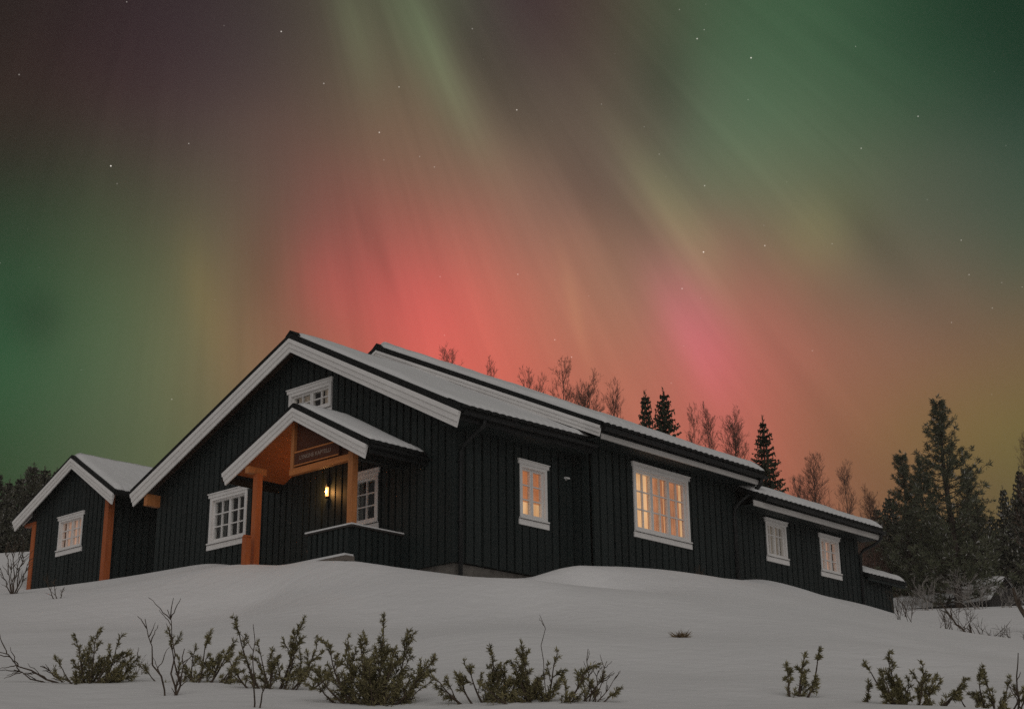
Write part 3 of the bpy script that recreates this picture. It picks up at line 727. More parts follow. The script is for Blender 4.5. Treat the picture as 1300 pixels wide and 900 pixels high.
def build_long_block():
    X0, X1, Y0, Y1 = 3.67, 9.07, -0.45, 12.4
    apex, R, L = (5.96, 6.72), (-1.12, 3.39), (13.0, 3.39)
    rt = lambda y: (pl([R, apex], y) if y < apex[0] else pl([apex, L], y))
    O = V((0, Y0, 0))
    board_wall('gable_wall', V((X0, 0, 0)), YU, NX, Y0, Y1, [(Y0, rt(Y0) - .04), (5.96, 6.68), (Y1, rt(Y1) - .04)], 0.15, [], H, seed=11)
    board_wall('gable_wall', V((X1, 0, 0)), YU, XU, Y0, Y1, [(Y0, rt(Y0) - .04), (5.96, 6.68), (Y1, rt(Y1) - .04)], 0.15, [], H, seed=12)
    board_wall('side_wall', O, XU, NY, X0, X1, [(X0, 3.42), (X1, 3.42)], 0.15, [(5.14, 7.10, 1.52, 2.95)], H, seed=13, pitch=0.238, bw=0.186)
    board_wall('side_wall', V((0, Y1, 0)), XU, YU, X0, X1, [(X0, 3.42), (X1, 3.42)], 0.15, [], H, seed=14)
    f = MB(); f.box(X0 + .03, X1 - .03, Y0 + .03, Y1 - .03, -0.5, 0.15); f.build('foundation', 'concrete', H)
    for yb, s in ((-1.13, 21), (13.0, 22)):
        roof = slope_slab(3.24, 9.42, 5.96, 6.72, yb, 3.345, 3.345, 0.14, 'roof', H)
        snow_sheet(3.24, 9.42, 5.96, 6.86, yb, 3.485, 3.485, 0.15, roof, s, 'snow on the long middle roof' if s == 21 else None, back0=0.12, low=-0.06, lowvar=0.03, scal=0.03)
        if s == 21: tile_edge(3.28, 9.40, yb - 0.03, 3.455, 3.455, roof, 0.47)
    m = MB(); m.prism([(5.96, 6.865), (5.8, 6.785), (5.96, 6.91), (6.12, 6.785)], 3.24, 9.4); m.build('ridge_cap', 'roof_tile', H)
    barge(3.295, H, apex, R, L, 0.22)
    barge(9.365, H, apex, R, L, 0.24, -1)
    k = MB(); k.prism([(-1.05, 3.335), (5.96, 6.68), (5.96, 6.715), (-1.05, 3.375)], 3.30, 3.64); k.build('soffit', 'brown_soffit', H)
    # white fascia board and boxed eave, black gutter
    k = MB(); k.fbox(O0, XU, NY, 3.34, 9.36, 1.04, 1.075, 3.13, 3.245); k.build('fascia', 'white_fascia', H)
    k = MB(); k.fbox(O0, XU, NY, 3.34, 9.36, 1.035, 1.085, 3.248, 3.37); k.build('fascia', 'black_metal', H)
    k = MB(); k.fbox(O0, XU, NY, 3.34, 9.36, 0.48, 1.038, 3.16, 3.19); k.build('soffit', 'black_cladding', H)
    gutter(3.28, 9.42, -1.165, 3.36, 3.34, H, 0.075)
    d = MB(); d.tube([(9.26, -1.15, 3.30), (9.26, -1.12, 3.14), (9.20, -0.95, 2.98), (9.02, -0.68, 2.76), (8.96, -0.55, 2.62), (8.95, -0.53, 2.4), (8.95, -0.53, 0.5)], 0.05, 8)
    d.build('downpipe', 'black_metal', H, True)
    window(H, O, XU, NY, 5.05, 7.19, 1.36, 3.05, 3, 3, 2, big_curtains, trim=0.08, label='large three casement window glowing orange')
build_long_block()

def build_end_block():
    X0, X1, Y0, Y1 = 9.07, 14.79, -0.44, 9.5
    apex, R, L = (4.5, 5.33), (-1.06, 2.83), (10.1, 2.83)
    O = V((0, Y0, 0))
    board_wall('side_wall', O, XU, NY, X0 + 0.01, X1, [(X0, 2.85), (X1, 2.85)], 0.2, [(10.36, 11.20, 1.64, 2.50), (12.84, 13.68, 1.60, 2.46)], H, seed=31, pitch=0.238, bw=0.186)
    board_wall('gable_wall', V((X1, 0, 0)), YU, XU, Y0, Y1, [(Y0, 3.05), (4.5, 5.29), (Y1, 3.05)], 0.2, [], H, seed=32)
    board_wall('side_wall', V((0, Y1, 0)), XU, YU, X0 + 0.01, X1, [(X0, 2.95), (X1, 2.95)], 0.2, [], H, seed=33)
    for yb, s in ((-1.07, 41), (10.1, 42)):
        roof = slope_slab(9.10, 15.10, 4.5, 5.33, yb, 2.82, 2.82, 0.12, 'roof', H)
        snow_sheet(9.10, 15.10, 4.5, 5.45, yb, 2.94, 2.94, 0.14, roof, s, 'snow on the lower end roof' if s == 41 else None, back0=0.02, low=-0.06, lowvar=0.03, scal=0.03)
        if s == 41: tile_edge(9.12, 15.08, yb - 0.03, 2.915, 2.915, roof, 0.44)
    barge(15.05, H, apex, R, L, 0.24, -1)
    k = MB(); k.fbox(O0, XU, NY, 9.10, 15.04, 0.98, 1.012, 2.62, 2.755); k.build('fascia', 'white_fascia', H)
    k = MB(); k.fbox(O0, XU, NY, 9.10, 15.04, 0.975, 1.02, 2.758, 2.85); k.build('fascia', 'black_metal', H)
    k = MB(); k.fbox(O0, XU, NY, 9.10, 15.04, 0.47, 0.978, 2.64, 2.67); k.build('soffit', 'black_cladding', H)
    gutter(9.45, 15.12, -1.10, 2.85, 2.83, H, 0.066)
    d = MB(); d.tube([(15.0, -1.09, 2.80), (15.0, -1.06, 2.66), (14.94, -0.9, 2.52), (14.80, -0.62, 2.38), (14.76, -0.53, 2.26), (14.75, -0.52, 0.6)], 0.042, 8)
    d.build('downpipe', 'black_metal', H, True)
    window(H, O, XU, NY, 10.28, 11.28, 1.52, 2.60, 2, 2, 2, curtain_full('dim_grey_curtain'), trim=0.055, st=0.026, label='small end window with pale grey curtain', transom=True)
    window(H, O, XU, NY, 12.76, 13.78, 1.46, 2.57, 3, 3, 1, curtain_full('dim_pink_curtain'), trim=0.055, st=0.026, label='small end window with faint pink light')
    # lean-to behind the end wall
    X2 = 16.5
    board_wall('annex_wall', V((0, -0.43, 0)), XU, NY, X1 + 0.03, X2, [(X1, 1.70), (X2, 1.70)], 0.2, [], H, seed=51, pitch=0.2)
    board_wall('annex_wall', V((X2, 0, 0)), YU, XU, -0.43, 3.2, [(-0.43, 1.72), (1.4, 2.5), (3.2, 1.72)], 0.2, [], H, seed=52)
    for yb, s in ((-0.72, 61), (3.5, 62)):
        roof = slope_slab(14.83, 16.85, 1.4, 2.56, yb, 1.66, 1.66, 0.09, 'roof', H)
        snow_sheet(14.83, 16.85, 1.4, 2.65, yb, 1.75, 1.75, 0.13, roof, s, 'snow on the lowest annex roof' if s == 61 else None, back0=0.01, low=-0.02, lowvar=0.04)
    k = MB(); k.fbox(O0, XU, NY, 14.83, 16.82, 0.66, 0.685, 1.58, 1.69); k.build('fascia', 'black_cladding', H)
build_end_block()

def build_porch():
    xv = -1.66
    apex, R, L = (3.06, 3.60), (0.76, 2.39), (5.36, 2.60)
    for (yb, zb, s) in ((0.72, 2.37, 71), (5.40, 2.58, 72)):
        roof = slope_slab(xv, -0.03, 3.06, 3.60, yb, zb, zb, 0.11, 'porch_roof', H)
        snow_sheet(xv, -0.03, 3.06, 3.71, yb, zb + .11, zb + .11, 0.075, roof, s, 'snow on the porch roof' if s == 71 else None, back0=0.14, low=0.03, lowvar=0.08, per=0.17)
        if s == 71: tile_edge(xv + 0.04, -0.03, yb - 0.02, zb + 0.095, zb + 0.095, roof, 0.5, 0.17)
        k = MB(); k.fbox(O0, XU, NY, xv + 0.05, -0.03, -yb - 0.06 if s == 72 else -yb - 0.03, -yb - 0.03 if s == 72 else -yb, zb - 0.14, zb + 0.01); k.build('fascia', 'black_metal', H)
    gutter(xv, -0.02, 0.665, 2.37, 2.37, H, 0.055)
    barge(xv + 0.048, H, apex, R, L, 0.26, 1, 0.03, 'porch_bargeboard')
    # boarded pine ceiling following both slopes
    k = MB()
    for (yb, zb) in ((0.84, 2.44), (5.28, 2.64)):
        n = 14
        for i in range(n):
            a, b = i / n, (i + 0.975) / n
            ya, za, yc, zc = 3.06 + (yb - 3.06) * a, 3.585 + (zb - 3.585) * a, 3.06 + (yb - 3.06) * b, 3.585 + (zb - 3.585) * b
            k.prism([(ya, za), (yc, zc), (yc, zc - 0.02), (ya, za - 0.02)], xv + 0.06, -0.03)
    k.build('porch_ceiling', 'porch_lining', H)
    px = -1.35
    # posts, plates, tie beam
    for y, zt, zb in ((1.50, 2.44, 0.94), (4.52, 2.50, 0.40)):
        k = MB(); k.box(px - 0.07, px + 0.07, y - 0.07, y + 0.07, zb, zt); k.build('porch_post', 'stained_pine' if y < 3 else 'red_post', H)
    for y, z in ((1.50, 2.44), (4.58, 2.50)):
        k = MB(); k.box(xv + 0.06, px + 0.22, y - 0.07, y + 0.07, z + 0.002, z + 0.14) if y > 3 else k.box(px + 0.08, -0.03, y - 0.07, y + 0.07, z - 0.14, z + 0.02); k.build('porch_plate', 'stained_pine' if y > 3 else 'black_cladding', H)
    k = MB(); k.box(px - 0.055, px + 0.055, 1.58, 3.42, 2.27, 2.40); k.build('tie_beam', 'stained_beam', H)
    k = MB(); k.box(px - 0.05, px + 0.05, 3.30, 3.40, 2.402, 3.40); k.build('king_post', 'stained_pine', H)
    # boarded spandrel behind the sign
    k = MB(); k.prism([(1.6, 2.402), (3.29, 2.402), (3.29, 3.40), (3.1, 3.5), (1.6, 2.70)], px + 0.02, px + 0.04); k.build('spandrel', 'sign_board', H)
    # parapet with snow-dusted rail
    board_wall('parapet', V((px - 0.04, 0, 0)), YU, NX, 1.46, 2.72, [(1.46, 0.90), (2.72, 0.90)], 0.28, [], H, seed=81, pitch=0.16, bw=0.10)
    board_wall('parapet', V((0, 1.45, 0)), XU, NY, px - 0.03, -0.03, [(px - 0.03, 0.90), (-0.03, 0.90)], 0.20, [], H, seed=82, pitch=0.16, bw=0.10)
    k = MB(); k.box(px - 0.12, px + 0.09, 1.36, 2.76, 0.905, 0.94); k.box(px + 0.092, -0.03, 1.37, 1.56, 0.905, 0.94); rl = k.build('parapet_rail', 'old_timber', H)
    k = MB()
    for (a, b, c, d) in ((px - 0.125, px + 0.095, 1.355, 2.765), ):
        k.box(a, b, c, d, 0.942, 0.972)
    k.box(px + 0.10, -0.03, 1.365, 1.565, 0.942, 0.966); k.build('snow_cover', 'roof_snow', rl)
    # floor, front edge and step
    k = MB()
    for i in range(9):
        x = px + 0.0 + i * 0.148; k.box(x, x + 0.14, 1.52, 4.85, 0.30, 0.34)
    k.build('porch_floor', 'grey_deck', H)
    k = MB(); k.box(px - 0.30, px - 0.08, 1.30, 3.3, 0.20, 0.30); st = k.build('porch_step', 'grey_deck', H)
    k = MB(); k.box(px - 0.305, px - 0.07, 1.34, 3.32, 0.302, 0.345); k.build('snow_cover', 'roof_snow', st)
    k = MB(); k.box(px - 0.33, px - 0.20, 4.39, 4.53, 0.2, 1.10); k.prism([(4.38, 1.102), (4.54, 1.102), (4.48, 1.15), (4.44, 1.15)], px - 0.335, px - 0.195)
    k.build('newel_post', 'red_post', H)
build_porch()

# sign in the porch gable
def build_sign():
    px = -1.35
    s = empty('name_sign', (px - 0.05, 2.55, 2.41), 'dark brown wooden name sign with pale lettering under the porch gable', 'sign')
    k = MB(); k.box(-0.012, 0.03, -0.68, 0.70, 0.02, 0.33); k.build('board', 'sign_board', s)
    k = MB(); k.box(-0.022, -0.013, -0.68, 0.70, 0.30, 0.33); k.box(-0.022, -0.013, -0.68, 0.70, 0.02, 0.045); k.build('frame', 'stained_beam', s)
    cu = bpy.data.curves.new('lettering', 'FONT'); cu.body = "LYNGNE KAPTELLI"; cu.align_x = 'CENTER'; cu.align_y = 'CENTER'
    cu.size = 0.118; cu.extrude = 0.002; cu.offset = 0.002
    t = bpy.data.objects.new('lettering_source', cu); COL.objects.link(t)
    bpy.context.view_layer.update()
    me = bpy.data.meshes.new_from_object(t.evaluated_get(bpy.context.evaluated_depsgraph_get()))
    bpy.data.objects.remove(t); me.materials.clear(); me.materials.append(MAT['sign_paint'])
    o = bpy.data.objects.new('lettering', me); COL.objects.link(o); o.parent = s
    o.rotation_euler = (PI / 2, 0, -PI / 2); o.location = (-0.016, 0.05, 0.175)
build_sign()

def build_lamp():
    s = empty('wall_lamp', (-0.03, 3.72, 2.02), 'small glowing wall lamp on black boards inside the porch', 'lamp')
    k = MB(); k.box(-0.02, 0.0, -0.05, 0.05, 0.0, 0.34); k.build('back_plate', 'black_metal', s)
    k = MB(); k.tube([(-0.085, 0, 0.09), (-0.085, 0, 0.27)], 0.033, 10); k.build('lamp_glass', 'lamp_glass', s, True)
    k = MB(); k.tube([(-0.085, 0, 0.295), (-0.085, 0, 0.325)], [0.055, 0.045], 10); k.box(-0.085, -0.02, -0.015, 0.015, 0.30, 0.32); k.build('cap', 'black_metal', s, True)
    k = MB(); k.tube([(-0.085, 0, 0.035), (-0.085, 0, 0.062)], [0.040, 0.052], 10); k.box(-0.085, -0.02, -0.015, 0.015, 0.04, 0.055); k.build('base', 'black_metal', s, True)
def lamp_light():
    d = bpy.data.lights.new('lamp_light', 'POINT'); d.energy = 10.0; d.color = (1.0, 0.46, 0.14); d.shadow_soft_size = 0.03
    o = bpy.data.objects.new('lamp_light', d); COL.objects.link(o); o.location = (-0.03 - 0.165, 3.72, 2.02 + 0.18)
build_lamp()
lamp_light()

def build_fixture():
    k = MB(); k.box(-0.05, 0.05, -0.03, 0.0, -0.05, 0.05)
    k.hexa([(-0.10, -0.16, -0.015), (0.10, -0.16, -0.015), (0.10, -0.031, -0.015), (-0.10, -0.031, -0.015), (-0.085, -0.145, 0.03), (0.085, -0.145, 0.03), (0.085, -0.031, 0.05), (-0.085, -0.031, 0.05)])
    o = k.build('outdoor_light', 'white_plastic'); o.scale = (0.62, 0.62, 0.7); o.location = (3.33, -0.03, 2.43)
    tag(o, 'small unlit white fixture on black wall right of the narrow lit window', 'wall fixture')
build_fixture()

def build_pot():
    s = empty('flower_pot', (-0.95, 3.0, 0.34), 'clay pot with dry plant on the porch floor behind the parapet', 'pot')
    prof = [(0.0, 0.13), (0.05, 0.14), (0.30, 0.19), (0.36, 0.205)]
    k = MB(); k.tube([(0, 0, z) for z, r in prof], [r for z, r in prof], 14); k.build('pot', 'clay_pot', s)
    r = random.Random(5); k = MB()
    for i in range(30):
        a = r.uniform(0, 2 * PI); q = r.uniform(0.1, 0.28)
        k.tube([(0, 0, 0.34), (math.cos(a) * q * 0.4, math.sin(a) * q * 0.4, 0.46), (math.cos(a) * q, math.sin(a) * q, 0.48 + r.uniform(-0.05, 0.2))], [0.006, 0.005, 0.002], 4)
    k.build('plant', 'bark', s)
build_pot()

# ------------------------------------------------------------------ the small cabin on the left
def build_left_cabin():
    x0 = 0.5
    s = empty('side_cabin', (x0, 14.6, 1.5), 'small black cabin with white gable boards and red corner posts', 'cabin')
    # local frame: origin at (x0, 14.6, 1.5)
    yl, yr, xe = 1.95, -1.48, 4.3
    apex, R, L = (-0.08, 3.44), (-2.24, 2.13), (2.66, 2.13)
    rt = lambda y: (pl([R, apex], y) if y < apex[0] else pl([apex, L], y))
    O = V((0, 0, 0))
    board_wall('front_wall', O, YU, NX, yr, yl, [(yr, rt(yr) - .03), (-0.08, 3.40), (yl, rt(yl) - .03)], -0.6, [(-0.38, 0.70, 1.08, 1.90)], s, seed=91, pitch=0.2)
    board_wall('side_wall', V((0, yr, 0)), XU, NY, 0.0, xe, [(0, 2.50), (xe, 2.50)], -0.6, [], s, seed=92)
    board_wall('side_wall', V((0, yl, 0)), XU, YU, 0.0, xe, [(0, 2.42), (xe, 2.42)], -0.6, [], s, seed=93)
    board_wall('rear_wall', V((xe, 0, 0)), YU, XU, yr, yl, [(yr, rt(yr) - .03), (-0.08, 3.40), (yl, rt(yl) - .03)], -0.6, [], s, seed=94)
    for yb, zb, q in ((-2.26, 2.12, 101), (2.68, 2.12, 102)):
        roof = slope_slab(-0.36, xe + 0.35, -0.08, 3.44, yb, zb, zb, 0.10, 'roof', s)
        snow_sheet(-0.36, xe + 0.35, -0.08, 3.54, yb, zb + .10, zb + .10, 0.12, roof, q, back0=0.10, low=0.0, lowvar=0.06)
    barge(-0.312, s, apex, R, L, 0.27)
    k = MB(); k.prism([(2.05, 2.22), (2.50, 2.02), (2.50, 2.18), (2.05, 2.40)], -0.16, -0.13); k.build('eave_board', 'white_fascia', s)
    for y in (-1.53, 2.02):
        k = MB(); k.box(-0.08, 0.10, y - 0.09, y + 0.09, -0.6, 2.28 if y < 0 else 2.0)
        k.build('corner_post', 'red_post', s)
    k = MB(); k.box(-0.06, 0.08, 1.98, 2.55, 2.001, 2.09); k.build('plate', 'red_post', s)
    gutter(-0.36, xe + 0.3, -2.30, 2.14, 2.14, s, 0.05)
    window(s, O, YU, NX, -0.47, 0.79, 0.94, 2.01, 2, 3, 2, curtain_full('dim_pink_curtain'), trim=0.06, st=0.03, label='window with faint pink curtains')
build_left_cabin()

# ------------------------------------------------------------------ vegetation
def rvec(r, s=1.0): return V((r.uniform(-s, s), r.uniform(-s, s), r.uniform(-s, s)))
def make_birch(seed, h=8.0, spread=0.20, levels=2, dense=1.0):
    r = random.Random(seed); tr = MB(); tw = MB()
    pts = []; p = V((0, 0, -0.5)); lean = V((r.uniform(-.03, .03), r.uniform(-.03, .03), 0))
    n = 12
    for i in range(n + 1):
        pts.append(p.copy()); p = p + V((0, 0, (h + 0.5) / n)) + lean * h / n + V((r.uniform(-1, 1), r.uniform(-1, 1), 0)) * 0.035
    rad = [0.060 * (1 - i / n) ** 0.9 + 0.006 for i in range(n + 1)]
    tr.tube(pts, rad, 6)
    def at(f):
        q = f * n; i = min(int(q), n - 1); return pts[i].lerp(pts[i + 1], q - i)
    def twig(p, d, L, rd, lev):
        m = 4; q = [p]; dd = d.normalized()
        for i in range(m):
            dd = (dd + rvec(r, 0.16) + V((0, 0, 0.10))).normalized(); q.append(q[-1] + dd * L / m)
        tw.tube(q, [max(0.0038, rd * (1 - 0.7 * i / m)) for i in range(m + 1)], 3, False)
        if lev > 0:
            for k in range(int((7 if lev == 2 else 5) * dense)):
                f = r.uniform(0.25, 1.0); i = min(int(f * m), m - 1)
                s = q[i].lerp(q[i + 1], f * m - i)
                side = dd.cross(rvec(r)).normalized()
                twig(s, dd * 0.9 + side * r.uniform(0.5, 0.9), L * r.uniform(0.3, 0.5), rd * 0.55, lev - 1)
    for k in range(int(105 * dense)):
        f = r.uniform(0.22, 0.99); a = r.uniform(0, 2 * PI)
        up = 0.95 + 0.8 * f
        L = h * spread * (1.15 - f) ** 0.7 * r.uniform(0.7, 1.15) + 0.25
        twig(at(f), V((math.cos(a), math.sin(a), up)), L, 0.010 * (1.2 - f) + 0.006, levels)
    return tr.mesh('trunk', 'birch_twigs', True, False), tw.mesh('twigs', 'birch_twigs', False, False)
def needle_card(mb, p, d, L, w, r):
    d = d.normalized(); s = d.cross(rvec(r)); 
    if s.length < 1e-4: return
    s.normalize()
    mb.add([p - s * w * 0.4, p + d * L * 0.5 + s * w, p + d * L, p + d * L * 0.5 - s * w], [(0, 1, 2, 3)])
def make_spruce(seed, h=7.0, width=0.17, m='spruce_needles', dens=1.0, card=1.0):
    r = random.Random(seed); tr = MB(); fo = MB()
    tr.tube([(0, 0, -0.5), (0.02, 0, h * 0.5), (0, 0.02, h)], [0.11, 0.06, 0.008], 6)
    z = h * 0.06
    while z < h * 0.985:
        f = z / h
        L = h * width * ((1 - f) ** 0.82) * 1.0 + 0.05
        nb = max(5, int(11 * dens * (1.15 - f * 0.5)))
        a0 = r.uniform(0, 2 * PI)
        for k in range(nb):
            a = a0 + 2 * PI * k / nb + r.uniform(-0.3, 0.3); l = L * r.uniform(0.62, 1.18)
            d = V((math.cos(a), math.sin(a), 0)); q = []
            ns = max(4, int(l / 0.09))
            sag = (0.42 * (1 - f) + 0.02)
            for i in range(ns + 1):
                t = i / ns
                q.append(V((0, 0, z)) + d * l * t + V((0, 0, (0.35 * f) * l * t - sag * l * (t - 0.9 * t ** 2.2))))
            fo.tube(q[::max(1, ns // 3)], 0.010, 3, False)
            for i in range(1, ns + 1):
                t = i / ns
                side = V((-d.y, d.x, 0)); wd = l * 0.34 * (1.05 - t) + 0.05
                for sg in (-1, 1, -1, 1):
                    e = (d * 0.8 + side * sg * r.uniform(0.4, 1.1) + V((0, 0, r.uniform(-0.75, 0.05)))).normalized()
                    needle_card(fo, q[i] + rvec(r, 0.02), e, wd * r.uniform(0.7, 1.25) * card, (0.034 + 0.022 * r.random()) * card, r)
                if r.random() < 0.7: needle_card(fo, q[i], V((d.x * .3, d.y * .3, -1)) + rvec(r, .3), r.uniform(0.10, 0.22) * card, 0.03 * card, r)
        z += h * 0.034 * r.uniform(0.75, 1.2) / max(0.7, dens) * (1.1 - 0.35 * f)
    for i in range(14): needle_card(fo, V((0, 0, h * (0.95 + 0.004 * i))), V((r.uniform(-.6, .6), r.uniform(-.6, .6), 1)), 0.16, 0.02, r)
    return tr.mesh('trunk', 'bark', True, False), fo.mesh('crown', m, False, False)
def make_pine(seed, h=8.0, width=0.27, base=0.08, m='pine_needles', tuft=1.0, gap=1.0):
    """pine: limbs in loose whorls, each ending in clumps of needle tufts, sky showing between the layers"""
    r = random.Random(seed); tr = MB(); fo = MB()
    pts = [V((0.05 * math.sin(i * 0.9 + seed), 0.05 * math.cos(i * 1.3), -0.5 + (h + 0.3) * i / 9)) for i in range(10)]
    tr.tube(pts, [0.15 * (1 - i / 9) ** 0.75 + 0.012 for i in range(10)], 7)
    def tufts(p, d, s):
        for i in range(int(12 * tuft)):
            e = (d * 0.7 + rvec(r, 1.0) + V((0, 0, 0.45))).normalized()
            needle_card(fo, p + rvec(r, 0.06), e, s * r.uniform(0.6, 1.2), 0.017 * s / 0.2, r)
    z = h * base
    while z < h * 0.97:
        f = (z / h - base) / (1 - base)
        L = h * width * (1.0 - f) ** 0.86 * (0.82 + 0.2 * math.sin(f * 11 + seed)) + 0.04
        nb = r.randint(2, 3); a0 = r.uniform(0, 2 * PI)
        for k in range(nb):
            a = a0 + 2 * PI * k / nb + r.uniform(-0.7, 0.7); l = L * r.uniform(0.5, 1.2)
            d = V((math.cos(a), math.sin(a), 0)); q = []
            up = 0.15 + 0.45 * f
            for i in range(6):
                t = i / 5; q.append(V((0, 0, z)) + d * l * t + V((0, 0, l * (up * t + 0.18 * t * t - 0.12 * math.sin(t * PI)))) + rvec(r, 0.03))
            tr.tube(q, [0.030 * (1 - 0.75 * i / 5) * (1.1 - 0.6 * f) for i in range(6)], 4, False)
            for i in range(1, 6):
                nt = 2 if i < 2 else 3
                for j in range(nt):
                    side = V((-d.y, d.x, 0)) * r.uniform(-1, 1)
                    e = d * 0.6 + side + V((0, 0, r.uniform(-0.05, 0.25)))
                    o = q[i] + e.normalized() * r.uniform(0.05, 0.30) * (l / (h * width) * 1.0 + 0.15)
                    tr.tube([q[i], o], [0.009, 0.005], 3, False)
                    tufts(o, e.normalized(), r.uniform(0.16, 0.25) * (1.05 - 0.35 * f))
        z += h * 0.0145 * (1 + 0.5 * f) * gap * r.uniform(0.5, 1.5)
    tufts(V((0, 0, h * 0.99)), V((0, 0, 1)), 0.22); tufts(V((0.02, 0, h * 0.95)), V((0, 0, 1)), 0.22)
    return tr.mesh('trunk', 'bark', True, False), fo.mesh('crown', m, False, False)

def plant_tree(name, meshes, loc, h, h0, label, cat, group, rz=0.0, wide=1.0):
    o = empty(name, loc, label, cat, group, rz)
    h0 = max(v.co.z for me in meshes for v in me.vertices); k = h / h0; o.scale = (k * wide, k * wide, k)
    for me in meshes:
        c = bpy.data.objects.new(me.name.split('.')[0], me); COL.objects.link(c); c.parent = o
    return o
def build_trees():
    r = random.Random(77)
    BI = [make_birch(s, 8.0, sp, 2, dn) for s, sp, dn in ((1, .15, .9), (2, .19, 1.0), (3, .22, 1.05), (4, .17, .9))]
    BIRCH = [(17.06, 17.08, 13.02, 2, 1.0, 'rounded bare birch top at left above the main roof ridge', 1),
             (33.41, 30.39, 19.45, 1, 1.0, 'faintest bare birch in the red glow above the middle roof', 1),
             (26.23, 21.54, 15.32, 0, .9, 'thin bare birch left of the tall dark birch above the middle roof', 1),
             (29.59, 23.67, 16.20, 3, .9, 'thin pale birch right beside another thin birch above the middle roof', 1),
             (18.59, 12.83, 11.90, 0, 1.15, 'tallest dark bare birch above the middle roof', 1),
             (20.77, 13.50, 12.05, 1, 1.1, 'broad dark bare birch right of the tallest one', 1),
             (21.53, 12.83, 11.73, 3, 1.0, 'slim bare birch between the broad birch and two spruces', 1),
             (26.81, 13.19, 11.95, 0, 1.0, 'bare birch just right of the two spruces', 1),
             (25.53, 11.72, 11.44, 3, .95, 'bare birch in the middle of three right of the spruces', 1),
             (23.01, 8.85, 10.17, 1, 1.2, 'wide bare birch left of the single spruce', 1),
             (23.69, 6.02, 8.07, 2, 1.35, 'wide bushy bare birch right of the single spruce', 1),
             (29.74, 8.20, 9.24, 3, 1.2, 'bare birch above the right end of the lower roof', 1),
             (35.85, 10.62, 9.77, 1, 1.2, 'low faint birch between the end roof and the forest', 1),
             (32.35, 23.62, 16.51, 3, .8, 'pale sapling between the two dark birches above the middle roof', 1),
             (38.74, 15.92, 11.62, 2, 1.1, 'faint birch behind the wide bushy one', 1),
             (41.69, 6.06, 12.38, 1, 1.1, 'faint bare birch at the right edge above the forest', 1)]
    for i, (x, y, zt, k, wd, lab, _) in enumerate(BIRCH):
        g = gz(x, y); plant_tree('birch_tree', BI[k], (x, y, g), zt - g, 8.0, lab, 'tree', 'bare birches behind the house', r.uniform(0, 6.28), wd * 0.78)
    SP = [make_spruce(11, 7.0, 0.17), make_spruce(12, 7.0, 0.19), make_spruce(13, 7.0, 0.18)]
    SPRUCE = [(22.36, 12.13, 11.30, 0, .85, 'slimmer of the two spruces standing together above the roof'),
              (21.26, 10.47, 10.79, 1, 1.0, 'fuller of the two spruces standing together above the roof'),
              (22.26, 7.01, 9.23, 2, 1.0, 'single dark spruce behind the end of the middle roof')]
    for (x, y, zt, k, wd, lab) in SPRUCE:
        g = gz(x, y); plant_tree('spruce_tree', SP[k], (x, y, g), zt - g, 7.0, lab, 'tree', 'spruces behind the house', r.uniform(0, 6.28), wd)
    PI_ = [make_pine(21, 8.0, .33, .04), make_pine(22, 8.0, .29, .04), make_pine(23, 8.0, .33, .04)]
    PINE = [(33.39, 5.85, 12.22, 0, 1.0, 'tallest pine with open layered crown rising above the forest'),
            (35.57, 8.83, 10.84, 1, .95, 'shorter pine on the left edge of the forest'),
            (37.92, 9.21, 11.21, 2, .9, 'pine half hidden left behind the tallest pine'),
            (38.49, 7.37, 10.50, 1, 1.05, 'pine half hidden right behind the tallest pine')]
    for (x, y, zt, k, wd, lab) in PINE:
        g = gz(x, y); plant_tree('pine_tree', PI_[k], (x, y, g), zt - g, 8.0, lab, 'tree', 'pines at the right edge of the forest', r.uniform(0, 6.28), wd)
    FO = [make_spruce(31, 7.0, 0.23, 'forest_needles', 0.9, 1.5), make_spruce(32, 7.0, 0.26, 'forest_needles', 0.9, 1.5), make_pine(33, 7.0, .32, .02, 'forest_needles', 0.9)]
    for n, (x, y, zt, k, lab) in enumerate([(41.63, 7.26, 10.08, 0, 'dark spruce right of the tallest pine'), (43.82, 7.35, 11.39, 1, 'dark spruce at the right edge of the picture')]):
        g = gz(x, y); plant_tree('spruce_tree', FO[k], (x, y, g), zt - g, 7.0, lab, 'tree', 'forest trees on the right', n, 0.8)
    FILL = [(45.17, 15.41, 11.07), (41.89, 12.92, 10.71), (40.81, 11.46, 9.73), (45.14, 12.55, 10.60), (44.10, 10.95, 9.81), (46.68, 10.87, 10.58), (41.58, 7.89, 8.93), (49.73, 10.45, 11.00), (48.13, 8.58, 11.99), (46.88, 7.40, 10.81), (50.25, 19.06, 11.39), (51.09, 8.24, 12.46), (48.30, 6.21, 10.10), (37.77, 9.76, 7.66), (41.12, 9.04, 7.93), (44.20, 8.61, 8.40), (39.00, 11.34, 7.95), (40.33, 9.73, 8.26), (44.49, 9.67, 8.67), (46.64, 8.70, 9.03),
            (38.5, 12.6, 8.6), (42.5, 14.2, 9.2), (47.5, 13.5, 10.0), (40.0, 8.2, 7.6), (43.0, 7.0, 8.0), (45.6, 6.6, 8.4), (50.5, 6.8, 10.2), (52.5, 12.0, 11.0), (46.5, 17.5, 9.8)]
    for n, (x, y, zt) in enumerate(FILL):
        g = gz(x, y); plant_tree('forest_tree', FO[n % 3], (x, y, g), max(zt - g, 2.2), 7.0, 'dark conifer in the dense forest on the right', 'tree', 'conifers of the dense right forest', r.uniform(0, 6.28), r.uniform(1.0, 1.35))
